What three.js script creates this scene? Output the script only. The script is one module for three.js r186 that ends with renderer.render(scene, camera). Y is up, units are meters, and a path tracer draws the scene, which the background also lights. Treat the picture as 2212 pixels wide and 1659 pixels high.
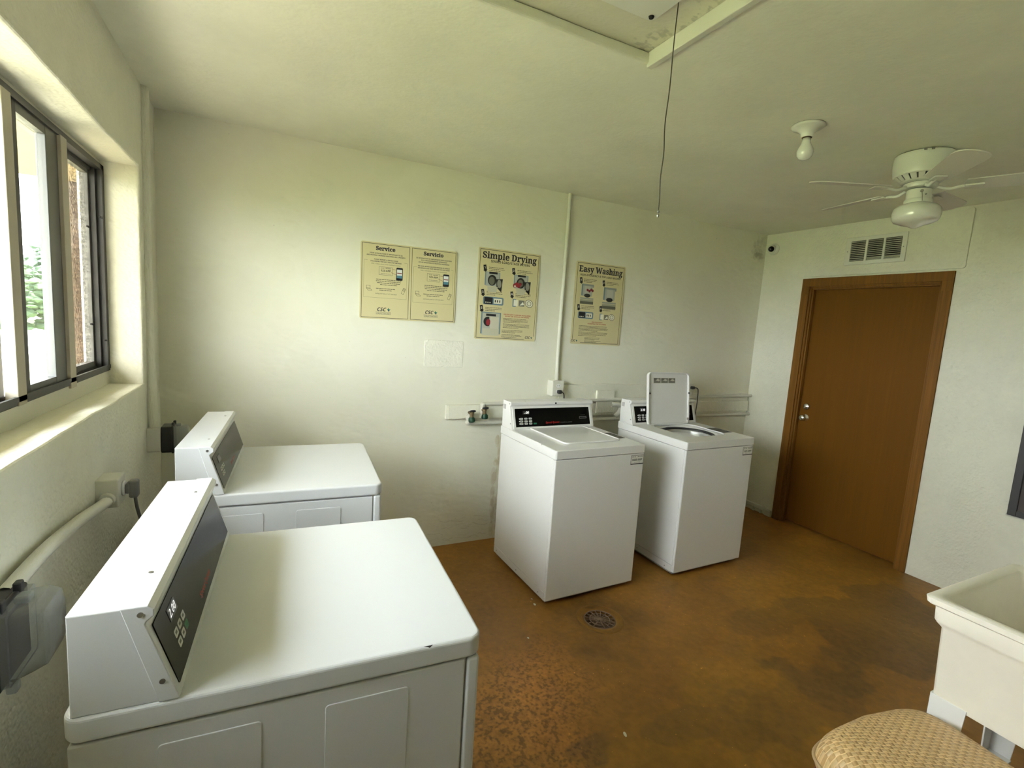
import * as THREE from 'three';
import { RoundedBoxGeometry } from 'three/addons/geometries/RoundedBoxGeometry.js';
import { mergeGeometries, mergeVertices, toCreasedNormals } from 'three/addons/utils/BufferGeometryUtils.js';

// ---------------------------------------------------------------- camera, sky, sun, exposure
const ROOM_W = 4.625, ROOM_H = 2.547, ROOM_D = 3.75;      // x: window wall 0 .. door wall; z: poster wall 0 .. front wall
const scene = new THREE.Scene();
const renderer = new THREE.WebGLRenderer({ antialias: true });
renderer.toneMapping = THREE.LinearToneMapping;
renderer.toneMappingExposure = 7.6;
renderer.shadowMap.enabled = true;
const camera = new THREE.PerspectiveCamera(76.05, 2212 / 1659, 0.02, 200);
camera.position.set(0.5242, 1.5887, 3.1609);
camera.rotation.set(-0.1214, -0.4632, 0.0653, 'YXZ');
scene.add(camera);
const SUN = new THREE.Vector3(-0.4, 0.91, 0.1).normalize();
{ // hazy bright sky after the CIE standard clear-polluted distribution (gradation and sun halo), nearly white
  const W = 512, H = 256, d = new Float32Array(W * H * 4), dir = new THREE.Vector3();
  for (let j = 0; j < H; j++) for (let i = 0; i < W; i++) {
    const up = ((j + 0.5) / H - 0.5) * Math.PI, az = ((i + 0.5) / W - 0.5) * 2 * Math.PI; dir.set(Math.cos(az) * Math.cos(up), Math.sin(up), Math.sin(az) * Math.cos(up));
    const chi = Math.acos(Math.min(1, Math.max(-1, dir.dot(SUN)))), f = 1 + 10 * (Math.exp(-3 * chi) - Math.exp(-1.5 * Math.PI)) + 0.45 * Math.cos(chi) ** 2, g = 1 - Math.exp(-0.32 / Math.max(0.03, dir.y)), L = f * g, k = (j * W + i) * 4;
    d[k] = L; d[k + 1] = L * 1.03; d[k + 2] = L * 1.08; d[k + 3] = 1;
  }
  const t = new THREE.DataTexture(d, W, H, THREE.RGBAFormat, THREE.FloatType); t.mapping = THREE.EquirectangularReflectionMapping; t.magFilter = THREE.LinearFilter; t.wrapS = THREE.RepeatWrapping; t.needsUpdate = true;
  scene.background = t;
}
scene.backgroundIntensity = 2.8;
const sun = new THREE.DirectionalLight(new THREE.Color().setRGB(1, 0.96, 0.86), 5);
sun.position.copy(SUN).multiplyScalar(16);
sun.castShadow = true;
sun.shadow.mapSize.set(2048, 2048);
Object.assign(sun.shadow.camera, { left: -16, right: 16, top: 16, bottom: -16, near: 1, far: 60 });
scene.add(sun, sun.target);

// ---------------------------------------------------------------- helpers
let seed = 7;
const rnd = () => { seed = (seed * 1664525 + 1013904223) >>> 0; return seed / 4294967296; };
const rr = (a, b) => a + (b - a) * rnd();
const used = {};
const numbered = (n) => { const k = used[n] = (used[n] ?? -1) + 1; return k ? n + '_' + String(k).padStart(3, '0') : n; };
function mesh(name, geo, mat, parent, at) {
  const m = new THREE.Mesh(geo, mat);
  m.name = parent ? name : numbered(name);
  if (at) m.position.set(...at);
  (parent ?? scene).add(m);
  return m;
}
function tag(o, label, category, group) { o.userData.label = label; o.userData.category = category; if (group) o.userData.group = group; return o; }
function thing(name, label, category, at = [0, 0, 0], turn = 0, group) {
  const g = new THREE.Group(); g.name = numbered(name); g.position.set(...at); g.rotation.y = turn; scene.add(g);
  return tag(g, label, category, group);
}
function struct(name, geo, mat, label, category) {
  const m = geo ? new THREE.Mesh(geo, mat) : new THREE.Group(); m.name = name; scene.add(m);
  m.userData = { kind: 'structure', label, category }; return m;
}
const merge = (a) => mergeGeometries(a.map((g) => { g = g.index ? g.toNonIndexed() : g; for (const k of Object.keys(g.attributes)) if (!['position', 'normal', 'uv'].includes(k)) g.deleteAttribute(k); return g; }));
const box = (x0, x1, y0, y1, z0, z1) => new THREE.BoxGeometry(x1 - x0, y1 - y0, z1 - z0).translate((x0 + x1) / 2, (y0 + y1) / 2, (z0 + z1) / 2);
function rbox(x0, x1, y0, y1, z0, z1, r = 0.004, s = 2) {
  const w = x1 - x0, h = y1 - y0, d = z1 - z0;
  return new RoundedBoxGeometry(w, h, d, s, Math.min(r, w / 2.05, h / 2.05, d / 2.05)).translate((x0 + x1) / 2, (y0 + y1) / 2, (z0 + z1) / 2);
}
const cyl = (r0, r1, h, n = 24) => new THREE.CylinderGeometry(r1, r0, h, n);
const lathe = (pts, n = 40) => new THREE.LatheGeometry(pts.map(([x, y]) => new THREE.Vector2(x, y)), n);
function tube(pts, r, n = 40, k = 10, tension = 0.5) { return new THREE.TubeGeometry(new THREE.CatmullRomCurve3(pts.map((p) => new THREE.Vector3(...p)), false, 'catmullrom', tension), n, r, k, false); }
const discX = (r, t, at, n = 14) => cyl(r, r, t, n).rotateZ(Math.PI / 2).translate(...at);
const discZ = (r, t, at, n = 14) => cyl(r, r, t, n).rotateX(Math.PI / 2).translate(...at);
const discY = (r, t, at, n = 14) => cyl(r, r, t, n).translate(...at);
function boxUV(g) {                                           // uv in metres, by the dominant direction of each face
  g = g.index ? g.toNonIndexed() : g; const p = g.attributes.position, uv = new Float32Array(p.count * 2), a = new THREE.Vector3(), b = new THREE.Vector3(), c = new THREE.Vector3();
  for (let i = 0; i < p.count; i += 3) {
    a.fromBufferAttribute(p, i); b.fromBufferAttribute(p, i + 1).sub(a); c.fromBufferAttribute(p, i + 2).sub(a);
    b.cross(c); const X = Math.abs(b.x), Y = Math.abs(b.y), Z = Math.abs(b.z);
    for (let k = 0; k < 3; k++) {
      const x = p.getX(i + k), y = p.getY(i + k), z = p.getZ(i + k);
      const [u, v] = X >= Y && X >= Z ? [z, y] : Y >= Z ? [x, z] : [x, y];
      uv[(i + k) * 2] = u; uv[(i + k) * 2 + 1] = v;
    }
  }
  g.setAttribute('uv', new THREE.BufferAttribute(uv, 2)); return g;
}
function rrShape(x0, x1, y0, y1, r, S = THREE.Shape) {
  const s = new S(); r = Math.min(r, (x1 - x0) / 2.01, (y1 - y0) / 2.01);
  s.moveTo(x0 + r, y0); s.lineTo(x1 - r, y0); s.absarc(x1 - r, y0 + r, r, -Math.PI / 2, 0); s.lineTo(x1, y1 - r); s.absarc(x1 - r, y1 - r, r, 0, Math.PI / 2);
  s.lineTo(x0 + r, y1); s.absarc(x0 + r, y1 - r, r, Math.PI / 2, Math.PI); s.lineTo(x0, y0 + r); s.absarc(x0 + r, y0 + r, r, Math.PI, Math.PI * 1.5); return s;
}
const extrude = (shape, depth, bevel = 0, seg = 3, curve = 10) => new THREE.ExtrudeGeometry(shape, { depth: depth - 2 * bevel, bevelEnabled: bevel > 0, bevelThickness: bevel, bevelSize: bevel, bevelOffset: -bevel, bevelSegments: seg, curveSegments: curve }).translate(0, 0, bevel);
// plate lying flat: shape in (x, z), thickness from y0 up to y1
const slab = (shape, y0, y1, bevel = 0, seg = 3, curve = 10) => extrude(shape, y1 - y0, bevel, seg, curve).rotateX(Math.PI / 2).translate(0, y1, 0);
function loft(loops, capFirst, capLast, creases = 0.7) {      // loops: arrays of [x, y, z] of equal length
  const n = loops[0].length, pos = [], idx = [];
  for (const l of loops) for (const q of l) pos.push(...q);
  for (let j = 0; j + 1 < loops.length; j++) for (let i = 0; i < n; i++) { const a = j * n + i, b = j * n + (i + 1) % n, c = a + n, d = b + n; idx.push(a, c, b, b, c, d); }
  const cap = (j, flip) => { const c = pos.length / 3, m = [0, 0, 0]; for (const q of loops[j]) for (let k = 0; k < 3; k++) m[k] += q[k] / n; pos.push(...m); for (let i = 0; i < n; i++) { const a = j * n + i, b = j * n + (i + 1) % n; flip ? idx.push(c, b, a) : idx.push(c, a, b); } };
  if (capFirst) cap(0, false); if (capLast) cap(loops.length - 1, true);
  const g = new THREE.BufferGeometry(); g.setAttribute('position', new THREE.Float32BufferAttribute(pos, 3)); g.setIndex(idx);
  return boxUV(toCreasedNormals(g, creases));
}
function rrLoop(cx, cz, hx, hz, r, y, n = 8) {
  const out = []; r = Math.min(r, hx, hz);
  for (const [sx, sz, a0] of [[1, 1, 0], [-1, 1, 90], [-1, -1, 180], [1, -1, 270]]) for (let i = 0; i <= n; i++) { const a = (a0 + 90 * i / n) * Math.PI / 180; out.push([cx + sx * (hx - r) + r * Math.cos(a), y, cz + sz * (hz - r) + r * Math.sin(a)]); }
  return out;
}

// ---------------------------------------------------------------- computed textures
const hash = (x, y, s) => { let h = (x * 374761393 + y * 668265263 + s * 974634777) | 0; h = Math.imul(h ^ (h >>> 13), 1274126177); return ((h ^ (h >>> 16)) >>> 0) / 4294967296; };
function vnoise(x, y, s, per) {
  const xi = Math.floor(x), yi = Math.floor(y), fx = x - xi, fy = y - yi, u = fx * fx * (3 - 2 * fx), v = fy * fy * (3 - 2 * fy);
  const w = (q) => per ? ((q % per) + per) % per : q;
  const a = hash(w(xi), w(yi), s), b = hash(w(xi + 1), w(yi), s), c = hash(w(xi), w(yi + 1), s), d = hash(w(xi + 1), w(yi + 1), s);
  return a + (b - a) * u + (c - a) * v + (a - b - c + d) * u * v;
}
function fbm(x, y, s, o = 4, per) { let t = 0, a = 0.5, f = 1, n = 0; for (let i = 0; i < o; i++) { t += a * vnoise(x * f, y * f, s + i, per && per * f); n += a; a *= 0.5; f *= 2; } return t / n; }
function dataTex(w, h, fn, srgb, rep) {
  const d = new Uint8Array(w * h * 4), c = [0, 0, 0];
  for (let j = 0; j < h; j++) for (let i = 0; i < w; i++) { fn(i / w, j / h, c); const k = (j * w + i) * 4; d[k] = Math.max(0, Math.min(255, c[0])); d[k + 1] = Math.max(0, Math.min(255, c[1])); d[k + 2] = Math.max(0, Math.min(255, c[2])); d[k + 3] = 255; }
  const t = new THREE.DataTexture(d, w, h); t.magFilter = THREE.LinearFilter; t.minFilter = THREE.LinearMipmapLinearFilter; t.generateMipmaps = true; t.wrapS = t.wrapT = THREE.RepeatWrapping;
  if (srgb) t.colorSpace = THREE.SRGBColorSpace; if (rep) t.repeat.set(rep[0], rep[1]); t.needsUpdate = true; return t;
}
function canvasTex(w, h, draw) {
  const c = document.createElement('canvas'); c.width = w; c.height = h; const g = c.getContext('2d'); draw(g, w, h);
  const t = new THREE.CanvasTexture(c); t.colorSpace = THREE.SRGBColorSpace; t.anisotropy = 8; return t;
}
const sm = (a, b, x) => { x = Math.max(0, Math.min(1, (x - a) / (b - a))); return x * x * (3 - 2 * x); };
// thick brushed paint on plaster: 2 m tile
const plasterBump = dataTex(1024, 1024, (u, v, c) => {
  const big = fbm(u * 8, v * 8, 3, 3, 8), mid = fbm(u * 40, v * 40, 11, 3, 40), fine = fbm(u * 200, v * 200, 23, 2, 200);
  const l = 255 * (0.45 * big + 0.3 * mid + 0.25 * fine); c[0] = c[1] = c[2] = l;
}, false, [0.5, 0.5]);
const paintTone = (base, amt, s) => dataTex(512, 512, (u, v, c) => {
  const k = 1 + amt * (fbm(u * 6, v * 6, s, 4, 6) - 0.5) * 2 + amt * 0.6 * (fbm(u * 60, v * 60, s + 9, 2, 60) - 0.5);
  for (let i = 0; i < 3; i++) c[i] = base[i] * k;
}, true, [0.5, 0.5]);
const enamelBump = dataTex(256, 256, (u, v, c) => { c[0] = c[1] = c[2] = 255 * fbm(u * 64, v * 64, 5, 2, 64); }, false, [5, 5]);

// ---------------------------------------------------------------- materials
const std = (o) => new THREE.MeshStandardMaterial(o), phy = (o) => new THREE.MeshPhysicalMaterial(o);
const rgb = (r, g, b) => new THREE.Color().setRGB(r, g, b);
const M = {};
M.wall = std({ map: paintTone([229, 228, 210], 0.035, 31), roughness: 0.72, bumpMap: plasterBump, bumpScale: 0.009 });
M.ceil = std({ map: paintTone([234, 234, 216], 0.03, 47), roughness: 0.8, bumpMap: plasterBump, bumpScale: 0.0025 });
M.paint = std({ color: rgb(0.68, 0.67, 0.57), roughness: 0.45, bumpMap: plasterBump, bumpScale: 0.0015 });
M.reveal = M.wall;
M.enamel = phy({ color: rgb(0.64, 0.655, 0.67), roughness: 0.3, clearcoat: 0.4, clearcoatRoughness: 0.12, bumpMap: enamelBump, bumpScale: 0.0001 });
M.enamelWarm = phy({ color: rgb(0.75, 0.745, 0.72), roughness: 0.32, clearcoat: 0.35, clearcoatRoughness: 0.15, bumpMap: enamelBump, bumpScale: 0.0001 });
M.dark = std({ color: rgb(0.015, 0.015, 0.015), roughness: 0.6 });
M.blackPlastic = std({ color: rgb(0.02, 0.02, 0.022), roughness: 0.4 });
M.screw = std({ color: rgb(0.35, 0.34, 0.32), roughness: 0.35, metalness: 0.9 });
M.chrome = std({ color: rgb(0.75, 0.73, 0.7), roughness: 0.18, metalness: 1 });
M.steel = std({ color: rgb(0.42, 0.43, 0.43), roughness: 0.45, metalness: 0.6 });
M.greyCord = std({ color: rgb(0.16, 0.16, 0.15), roughness: 0.55 });
M.alu = std({ color: rgb(0.16, 0.16, 0.155), roughness: 0.5, metalness: 0.5 });
M.aluDark = std({ color: rgb(0.06, 0.06, 0.06), roughness: 0.5, metalness: 0.4 });
M.tanFrame = std({ color: rgb(0.5, 0.45, 0.36), roughness: 0.6 });
M.glass = phy({ color: rgb(0.97, 0.99, 0.98), roughness: 0.02, transmission: 1, thickness: 0, ior: 1.45 });
M.opal = phy({ color: rgb(0.78, 0.78, 0.72), roughness: 0.08, clearcoat: 1, clearcoatRoughness: 0.02 });
M.fanWhite = phy({ color: rgb(0.76, 0.76, 0.68), roughness: 0.3, clearcoat: 0.3, clearcoatRoughness: 0.15 });
M.bladeWhite = std({ color: rgb(0.7, 0.68, 0.6), roughness: 0.45 });
M.green = std({ color: rgb(0.008, 0.05, 0.025), roughness: 0.45 });
M.brass = std({ color: rgb(0.2, 0.15, 0.08), roughness: 0.5, metalness: 0.7 });
M.tubPlastic = std({ map: paintTone([242, 236, 220], 0.03, 91), roughness: 0.42 });
M.legPlastic = std({ color: rgb(0.8, 0.8, 0.77), roughness: 0.45 });
M.redWood = std({ color: rgb(0.16, 0.03, 0.015), roughness: 0.35 });
M.wood = phy({ map: dataTex(512, 1024, (u, v, c) => {
  const g = fbm(u * 90, v * 5, 61, 4), k = 0.93 + 0.08 * g + 0.06 * (fbm(u * 14, v * 2, 67, 3) - 0.5); c[0] = 116 * k; c[1] = 75 * k; c[2] = 16 * k;
}, true, [1, 0.5]), roughness: 0.6, specularIntensity: 0.35 });
M.woodTrim = phy({ map: dataTex(512, 1024, (u, v, c) => {
  const g = fbm(u * 120, v * 6, 71, 4), k = 0.82 + 0.28 * g; c[0] = 130 * k; c[1] = 88 * k; c[2] = 34 * k;
}, true, [1, 0.5]), roughness: 0.55, specularIntensity: 0.4 });

// ---------------------------------------------------------------- setting: floor
const floorMap = dataTex(1700, 1400, (u, v, c) => {
  const x = u * ROOM_W, z = v * ROOM_D;
  const big = fbm(x * 1.3, z * 1.3, 101, 4), mid = fbm(x * 6, z * 6, 111, 4), fine = fbm(x * 45, z * 45, 121, 3), warp = fbm(x * 2.2, z * 2.2, 131, 3) - 0.5;
  let k = 0.82 + 0.16 * (mid - 0.5) + 0.16 * (fine - 0.5) + 0.18 * (big - 0.5);
  let r = 182, g = 127, b = 52;
  // yellower worn patches and greyer water marks with their own outlines
  const worn = sm(0.5, 0.62, fbm(x * 0.9 + 3.1, z * 0.9 + 1.7, 141, 4)); r += 8 * worn; g += 9 * worn; b += 1 * worn;
  const warp2 = fbm(x * 5 + 7, z * 5, 137, 4) - 0.5; const mark = (cx, cz, rx, rz, s) => { const d = Math.hypot((x - cx) / rx, (z - cz) / rz) + warp * 1.5 + warp2 * 1.6; return sm(1.05, 0.85, d) * s; };
  const wet = Math.max(mark(3.75, 1.62, 0.5, 0.2, 0.9), mark(3.55, 1.9, 0.62, 0.3, 1), mark(3.15, 1.5, 0.3, 0.12, 0.5), mark(1.66, 1.8, 0.2, 0.12, 0.9), mark(2.05, 1.86, 0.34, 0.1, 0.55), mark(2.6, 2.0, 0.5, 0.12, 0.5));
  r += (104 - r) * 0.42 * wet; g += (82 - g) * 0.42 * wet; b += (54 - b) * 0.42 * wet;
  // pitted, speckled paint in the traffic path beside the near dryer
  const pit = sm(0.95, 0.35, Math.hypot((x - 1.45) / 0.6, (z - 1.5) / 0.55) + warp);
  const sp = fbm(x * 95, z * 95, 151, 2), sp2 = fbm(x * 34, z * 34, 157, 2);
  k -= pit * 0.2 * sm(0.56, 0.7, sp) + pit * 0.05 * sm(0.55, 0.68, sp2); k += pit * 0.08 * sm(0.5, 0.3, sp);
  r += 14 * pit; g += 4 * pit; b += 8 * pit;
  // grime round the drain
  const dr = Math.hypot(x - 2.175, z - 1.14); k -= 0.16 * sm(0.42, 0.12, dr + 0.25 * (mid - 0.5) + 0.2 * warp);
  const chip = fbm(x * 120, z * 120, 163, 1); if (chip > 0.975 && mid > 0.5) k += 0.5;
  c[0] = r * k; c[1] = g * k; c[2] = b * k;
}, true);
floorMap.wrapS = floorMap.wrapT = THREE.ClampToEdgeWrapping;
const floorBump = dataTex(1024, 1024, (u, v, c) => { c[0] = c[1] = c[2] = 255 * (0.6 * fbm(u * 12, v * 12, 171, 4, 12) + 0.4 * fbm(u * 110, v * 110, 177, 2, 110)); }, false);
M.floor = std({ map: floorMap, roughness: 0.5, bumpMap: floorBump, bumpScale: 0.003 });
{
  const hole = new THREE.Path(); hole.absarc(2.175, 1.135, 0.105, 0, Math.PI * 2, true);
  const s = new THREE.Shape([[-0.2, -0.2], [ROOM_W + 0.25, -0.2], [ROOM_W + 0.25, ROOM_D + 0.2], [-0.2, ROOM_D + 0.2]].map((q) => new THREE.Vector2(...q))); s.holes.push(hole);
  const g = slab(s, -0.15, 0, 0, 1, 32), p = g.attributes.position, uv = g.attributes.uv;
  for (let i = 0; i < p.count; i++) uv.setXY(i, p.getX(i) / ROOM_W, p.getZ(i) / ROOM_D);
  struct('floor', g, M.floor, 'brown stained and painted concrete floor with a drain', 'floor');
}
// ---------------------------------------------------------------- setting: ceiling with a shallow recess, walls
{
  const s = new THREE.Shape([[-0.2, -0.2], [ROOM_W + 0.2, -0.2], [ROOM_W + 0.2, ROOM_D + 0.2], [-0.2, ROOM_D + 0.2]].map((q) => new THREE.Vector2(...q)));
  const pts = []; const rx0 = 0.85, rx1 = 1.752, rz0 = 1.648, rz1 = 2.55;
  for (let i = 0; i <= 30; i++) pts.push([rx0 + (rx1 - rx0) * i / 30, rz0 + 0.006 * (fbm(i * 0.4, 2, 5, 2) - 0.5)]);
  pts.push([rx1, rz1], [rx0, rz1]);
  s.holes.push(new THREE.Path(pts.map((q) => new THREE.Vector2(...q))));
  const ceil = struct('ceiling', boxUV(slab(s, ROOM_H, ROOM_H + 0.042, 0.012, 4)), M.ceil, 'pale painted plaster ceiling with a square recess', 'ceiling');
  mesh('recess_panel', boxUV(box(-0.2, ROOM_W + 0.2, ROOM_H + 0.042, ROOM_H + 0.2, -0.2, ROOM_D + 0.2)), std({ map: dataTex(1024, 1024, (u, v, c) => {
    const x = u * 2, z = v * 2, e = sm(0.52, 0.72, fbm(x * 5, z * 5, 201, 4) + 0.25 * sm(1.55, 1.75, x)), f = sm(0.5, 0.68, fbm(x * 40 + z * 18, z * 60, 207, 3)); const k = 1 - 0.13 * e * f; c[0] = 216 * k; c[1] = 213 * k; c[2] = 192 * k;
  }, true, [0.5, 0.5]), roughness: 0.85, bumpMap: plasterBump, bumpScale: 0.004 }), ceil);
  struct('trim_1', boxUV(rbox(1.742, 1.766, ROOM_H - 0.01, ROOM_H + 0.042, 1.64, 2.56, 0.003)), M.paint, 'white board strip along the edge of the ceiling recess', 'trim');
}
const backMap = canvasTex(2048, 1128, (g, w, h) => {
  g.fillStyle = 'rgb(229,228,210)'; g.fillRect(0, 0, w, h);
  const X = (x) => x / ROOM_W * w, Y = (y) => (1 - y / ROOM_H) * h;
  for (let i = 0; i < 900; i++) { const k = rr(-9, 6) | 0; g.fillStyle = `rgba(${221 + k},${220 + k},${201 + k},0.10)`; g.beginPath(); g.ellipse(rnd() * w, rnd() * h, rr(8, 70), rr(8, 50), rnd() * 3, 0, 7); g.fill(); }
  // rust-yellow seepage and peeled paint beside the washer, scuffs and small chips
  for (let i = 0; i < 70; i++) { const y = rr(0.05, 0.78); g.fillStyle = `rgba(${150 + rr(-20, 30) | 0},${125 + rr(-15, 20) | 0},70,0.10)`; g.beginPath(); g.ellipse(X(2.03 + rr(-0.035, 0.05)), Y(y), rr(2, 11), rr(6, 34), 0, 0, 7); g.fill(); }
  for (let i = 0; i < 40; i++) { g.strokeStyle = `rgba(150,142,112,${rr(0.12, 0.35)})`; g.lineWidth = rr(0.6, 1.6); g.beginPath(); let x = X(rr(1.2, 2.05)), y = Y(rr(0.02, 0.2)); g.moveTo(x, y); for (let k = 0; k < 5; k++) g.lineTo(x += rr(2, 14), y += rr(-4, 4)); g.stroke(); }
  for (let i = 0; i < 60; i++) { g.fillStyle = `rgba(120,112,88,${rr(0.1, 0.4)})`; g.beginPath(); g.arc(rnd() * w, rnd() * h, rr(0.5, 1.6), 0, 7); g.fill(); }
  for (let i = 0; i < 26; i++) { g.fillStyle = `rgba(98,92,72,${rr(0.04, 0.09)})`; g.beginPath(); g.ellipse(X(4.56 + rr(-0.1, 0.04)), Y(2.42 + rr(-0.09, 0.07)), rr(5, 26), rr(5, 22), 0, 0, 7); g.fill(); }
});
M.backWall = std({ map: backMap, roughness: 0.72, bumpMap: plasterBump, bumpScale: 0.009 });
{
  const nx = 60, ny = 34, g = new THREE.PlaneGeometry(ROOM_W, ROOM_H, nx, ny).translate(ROOM_W / 2, ROOM_H / 2, 0), p = g.attributes.position;
  for (let i = 0; i < p.count; i++) { const x = p.getX(i), y = p.getY(i); p.setZ(i, 0.006 * (fbm(x * 2, y * 2, 301, 3) - 0.62) - 0.001 - (x < 0.01 || x > ROOM_W - 0.01 || y > ROOM_H - 0.01 ? 0.0 : 0) + 0.012 * sm(0.1, 0, y) * fbm(x * 7, 0.3, 305, 2)); }
  g.computeVertexNormals();
  const slabG = box(-0.2, ROOM_W + 0.2, -0.1, ROOM_H + 0.1, -0.2, -0.006);
  const wb = struct('wall_back', g, M.backWall, 'cream painted plaster wall hung with laundry instruction signs', 'wall');
  mesh('masonry', boxUV(slabG), M.wall, wb);
  const scar = mesh('patch', boxUV(extrude(rrShape(1.443, 1.713, 1.27, 1.45, 0.012), 0.004, 0.0015, 2).translate(0, 0, -0.002)), M.wall, wb);
  scar.userData.label = 'painted-over rectangular cover plate under the posters';
}
const WZ0 = 0.357, WZ1 = 2.6, WY0 = 1.2, WY1 = 2.175;
{
  const s = new THREE.Shape([[-0.2, -0.1], [ROOM_D + 0.2, -0.1], [ROOM_D + 0.2, ROOM_H + 0.1], [-0.2, ROOM_H + 0.1]].map((q) => new THREE.Vector2(...q)));
  const pts = [], J = (i, sd) => 0.012 * (fbm(i * 0.6, 0.5, sd, 2) - 0.5);
  for (let i = 0; i < 24; i++) pts.push([WZ0 + (WZ1 - WZ0) * i / 24, WY0 + J(i, 401)]);
  for (let i = 0; i < 14; i++) pts.push([WZ1, WY0 + (WY1 - WY0) * i / 14]);
  for (let i = 0; i < 24; i++) pts.push([WZ1 - (WZ1 - WZ0) * i / 24, WY1 + J(i, 403)]);
  for (let i = 0; i < 14; i++) pts.push([WZ0 + J(i, 405), WY1 - (WY1 - WY0) * i / 14]);
  s.holes.push(new THREE.Path(pts.map((q) => new THREE.Vector2(...q))));
  const g = extrude(s, 0.22, 0.01, 3).applyMatrix4(new THREE.Matrix4().makeBasis(new THREE.Vector3(0, 0, 1), new THREE.Vector3(0, 1, 0), new THREE.Vector3(-1, 0, 0)));
  struct('wall_left', boxUV(g), M.wall, 'pale plaster wall with the deep sliding-window opening', 'wall');
}
const DZ0 = 0.462, DZ1 = 1.393, DY1 = 2.07;
{
  const s = new THREE.Shape([[-0.2, -0.1], [DZ0, -0.1], [DZ0, DY1], [DZ1, DY1], [DZ1, -0.1], [ROOM_D + 0.2, -0.1], [ROOM_D + 0.2, ROOM_H + 0.1], [-0.2, ROOM_H + 0.1]].map((q) => new THREE.Vector2(...q)));
  s.holes.push(rrShape(0.756, 1.122, 2.236, 2.408, 0.001, THREE.Path));
  const g = extrude(s, 0.2).applyMatrix4(new THREE.Matrix4().makeBasis(new THREE.Vector3(0, 0, 1), new THREE.Vector3(0, 1, 0), new THREE.Vector3(-1, 0, 0))).translate(ROOM_W + 0.2, 0, 0);
  const w = struct('wall_right', boxUV(g), M.wall, 'pale painted wall with the brown door', 'wall');
  mesh('vent_duct', merge([box(ROOM_W - 0.004, ROOM_W + 1.2, 2.236, 2.24, 0.756, 1.122), box(ROOM_W - 0.004, ROOM_W + 1.2, 2.404, 2.408, 0.756, 1.122), box(ROOM_W - 0.004, ROOM_W + 1.2, 2.24, 2.404, 0.756, 0.76), box(ROOM_W - 0.004, ROOM_W + 1.2, 2.24, 2.404, 1.118, 1.122), box(ROOM_W + 1.2, ROOM_W + 1.204, 2.236, 2.408, 0.756, 1.122)]), std({ color: rgb(0.22, 0.22, 0.21), roughness: 0.8 }), w);
  mesh('closet_backing', boxUV(box(ROOM_W + 0.2, ROOM_W + 0.25, -0.1, 2.3, 0.2, 1.7)), M.wall, w);
  struct('wall_front', boxUV(box(-0.2, ROOM_W + 0.2, -0.1, ROOM_H + 0.1, ROOM_D, ROOM_D + 0.2)), M.wall, 'pale painted wall behind the camera', 'wall');
}
// ---------------------------------------------------------------- setting: door
{
  const d = struct('door_1', null, null, 'brown wooden flush door in a matching frame', 'door'), X = ROOM_W;
  const slabM = mesh('door_leaf', boxUV(rbox(X + 0.05, X + 0.09, 0.018, DY1 - 0.022, DZ0 + 0.024, DZ1 - 0.02, 0.002)), M.wood, d);
  mesh('casing', boxUV(rbox(X - 0.014, X + 0.0, 0, 2.13, DZ0 - 0.06, DZ0 + 0.006, 0.004)), M.woodTrim, d);
  mesh('casing', boxUV(rbox(X - 0.014, X + 0.0, 0, 2.13, DZ1 - 0.006, DZ1 + 0.06, 0.004)), M.woodTrim, d);
  mesh('casing', boxUV(rbox(X - 0.0145, X + 0.0, DY1 - 0.006, 2.131, DZ0 - 0.06, DZ1 + 0.06, 0.004)), M.woodTrim, d);
  mesh('jamb', boxUV(box(X, X + 0.13, 0, DY1, DZ0, DZ0 + 0.02)), M.woodTrim, d);
  mesh('jamb', boxUV(box(X, X + 0.13, 0, DY1, DZ1 - 0.018, DZ1)), M.woodTrim, d);
  mesh('jamb', boxUV(box(X, X + 0.13, DY1 - 0.02, DY1, DZ0, DZ1)), M.woodTrim, d);
  mesh('stop', boxUV(rbox(X + 0.012, X + 0.046, 0, DY1 - 0.02, DZ0 + 0.019, DZ0 + 0.032, 0.003)), M.woodTrim, d);
  mesh('stop', boxUV(rbox(X + 0.012, X + 0.046, DY1 - 0.032, DY1 - 0.019, DZ0 + 0.02, DZ1 - 0.02, 0.003)), M.woodTrim, d);
  const lock = (y) => lathe([[0, 0.062], [0.018, 0.06], [0.026, 0.05], [0.026, 0.04], [0.014, 0.032], [0.012, 0.012], [0.03, 0.008], [0.032, 0]], 24).rotateZ(Math.PI / 2).translate(X + 0.05, y, DZ0 + 0.085);
  mesh('door_knob', lock(0.952), M.chrome, slabM);
  mesh('deadbolt', merge([lathe([[0, 0.024], [0.022, 0.022], [0.027, 0.012], [0.029, 0]], 24).rotateZ(Math.PI / 2).translate(X + 0.05, 1.05, DZ0 + 0.088), rbox(X + 0.008, X + 0.028, 1.034, 1.066, DZ0 + 0.083, DZ0 + 0.093, 0.003)]), M.chrome, slabM);
}
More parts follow.
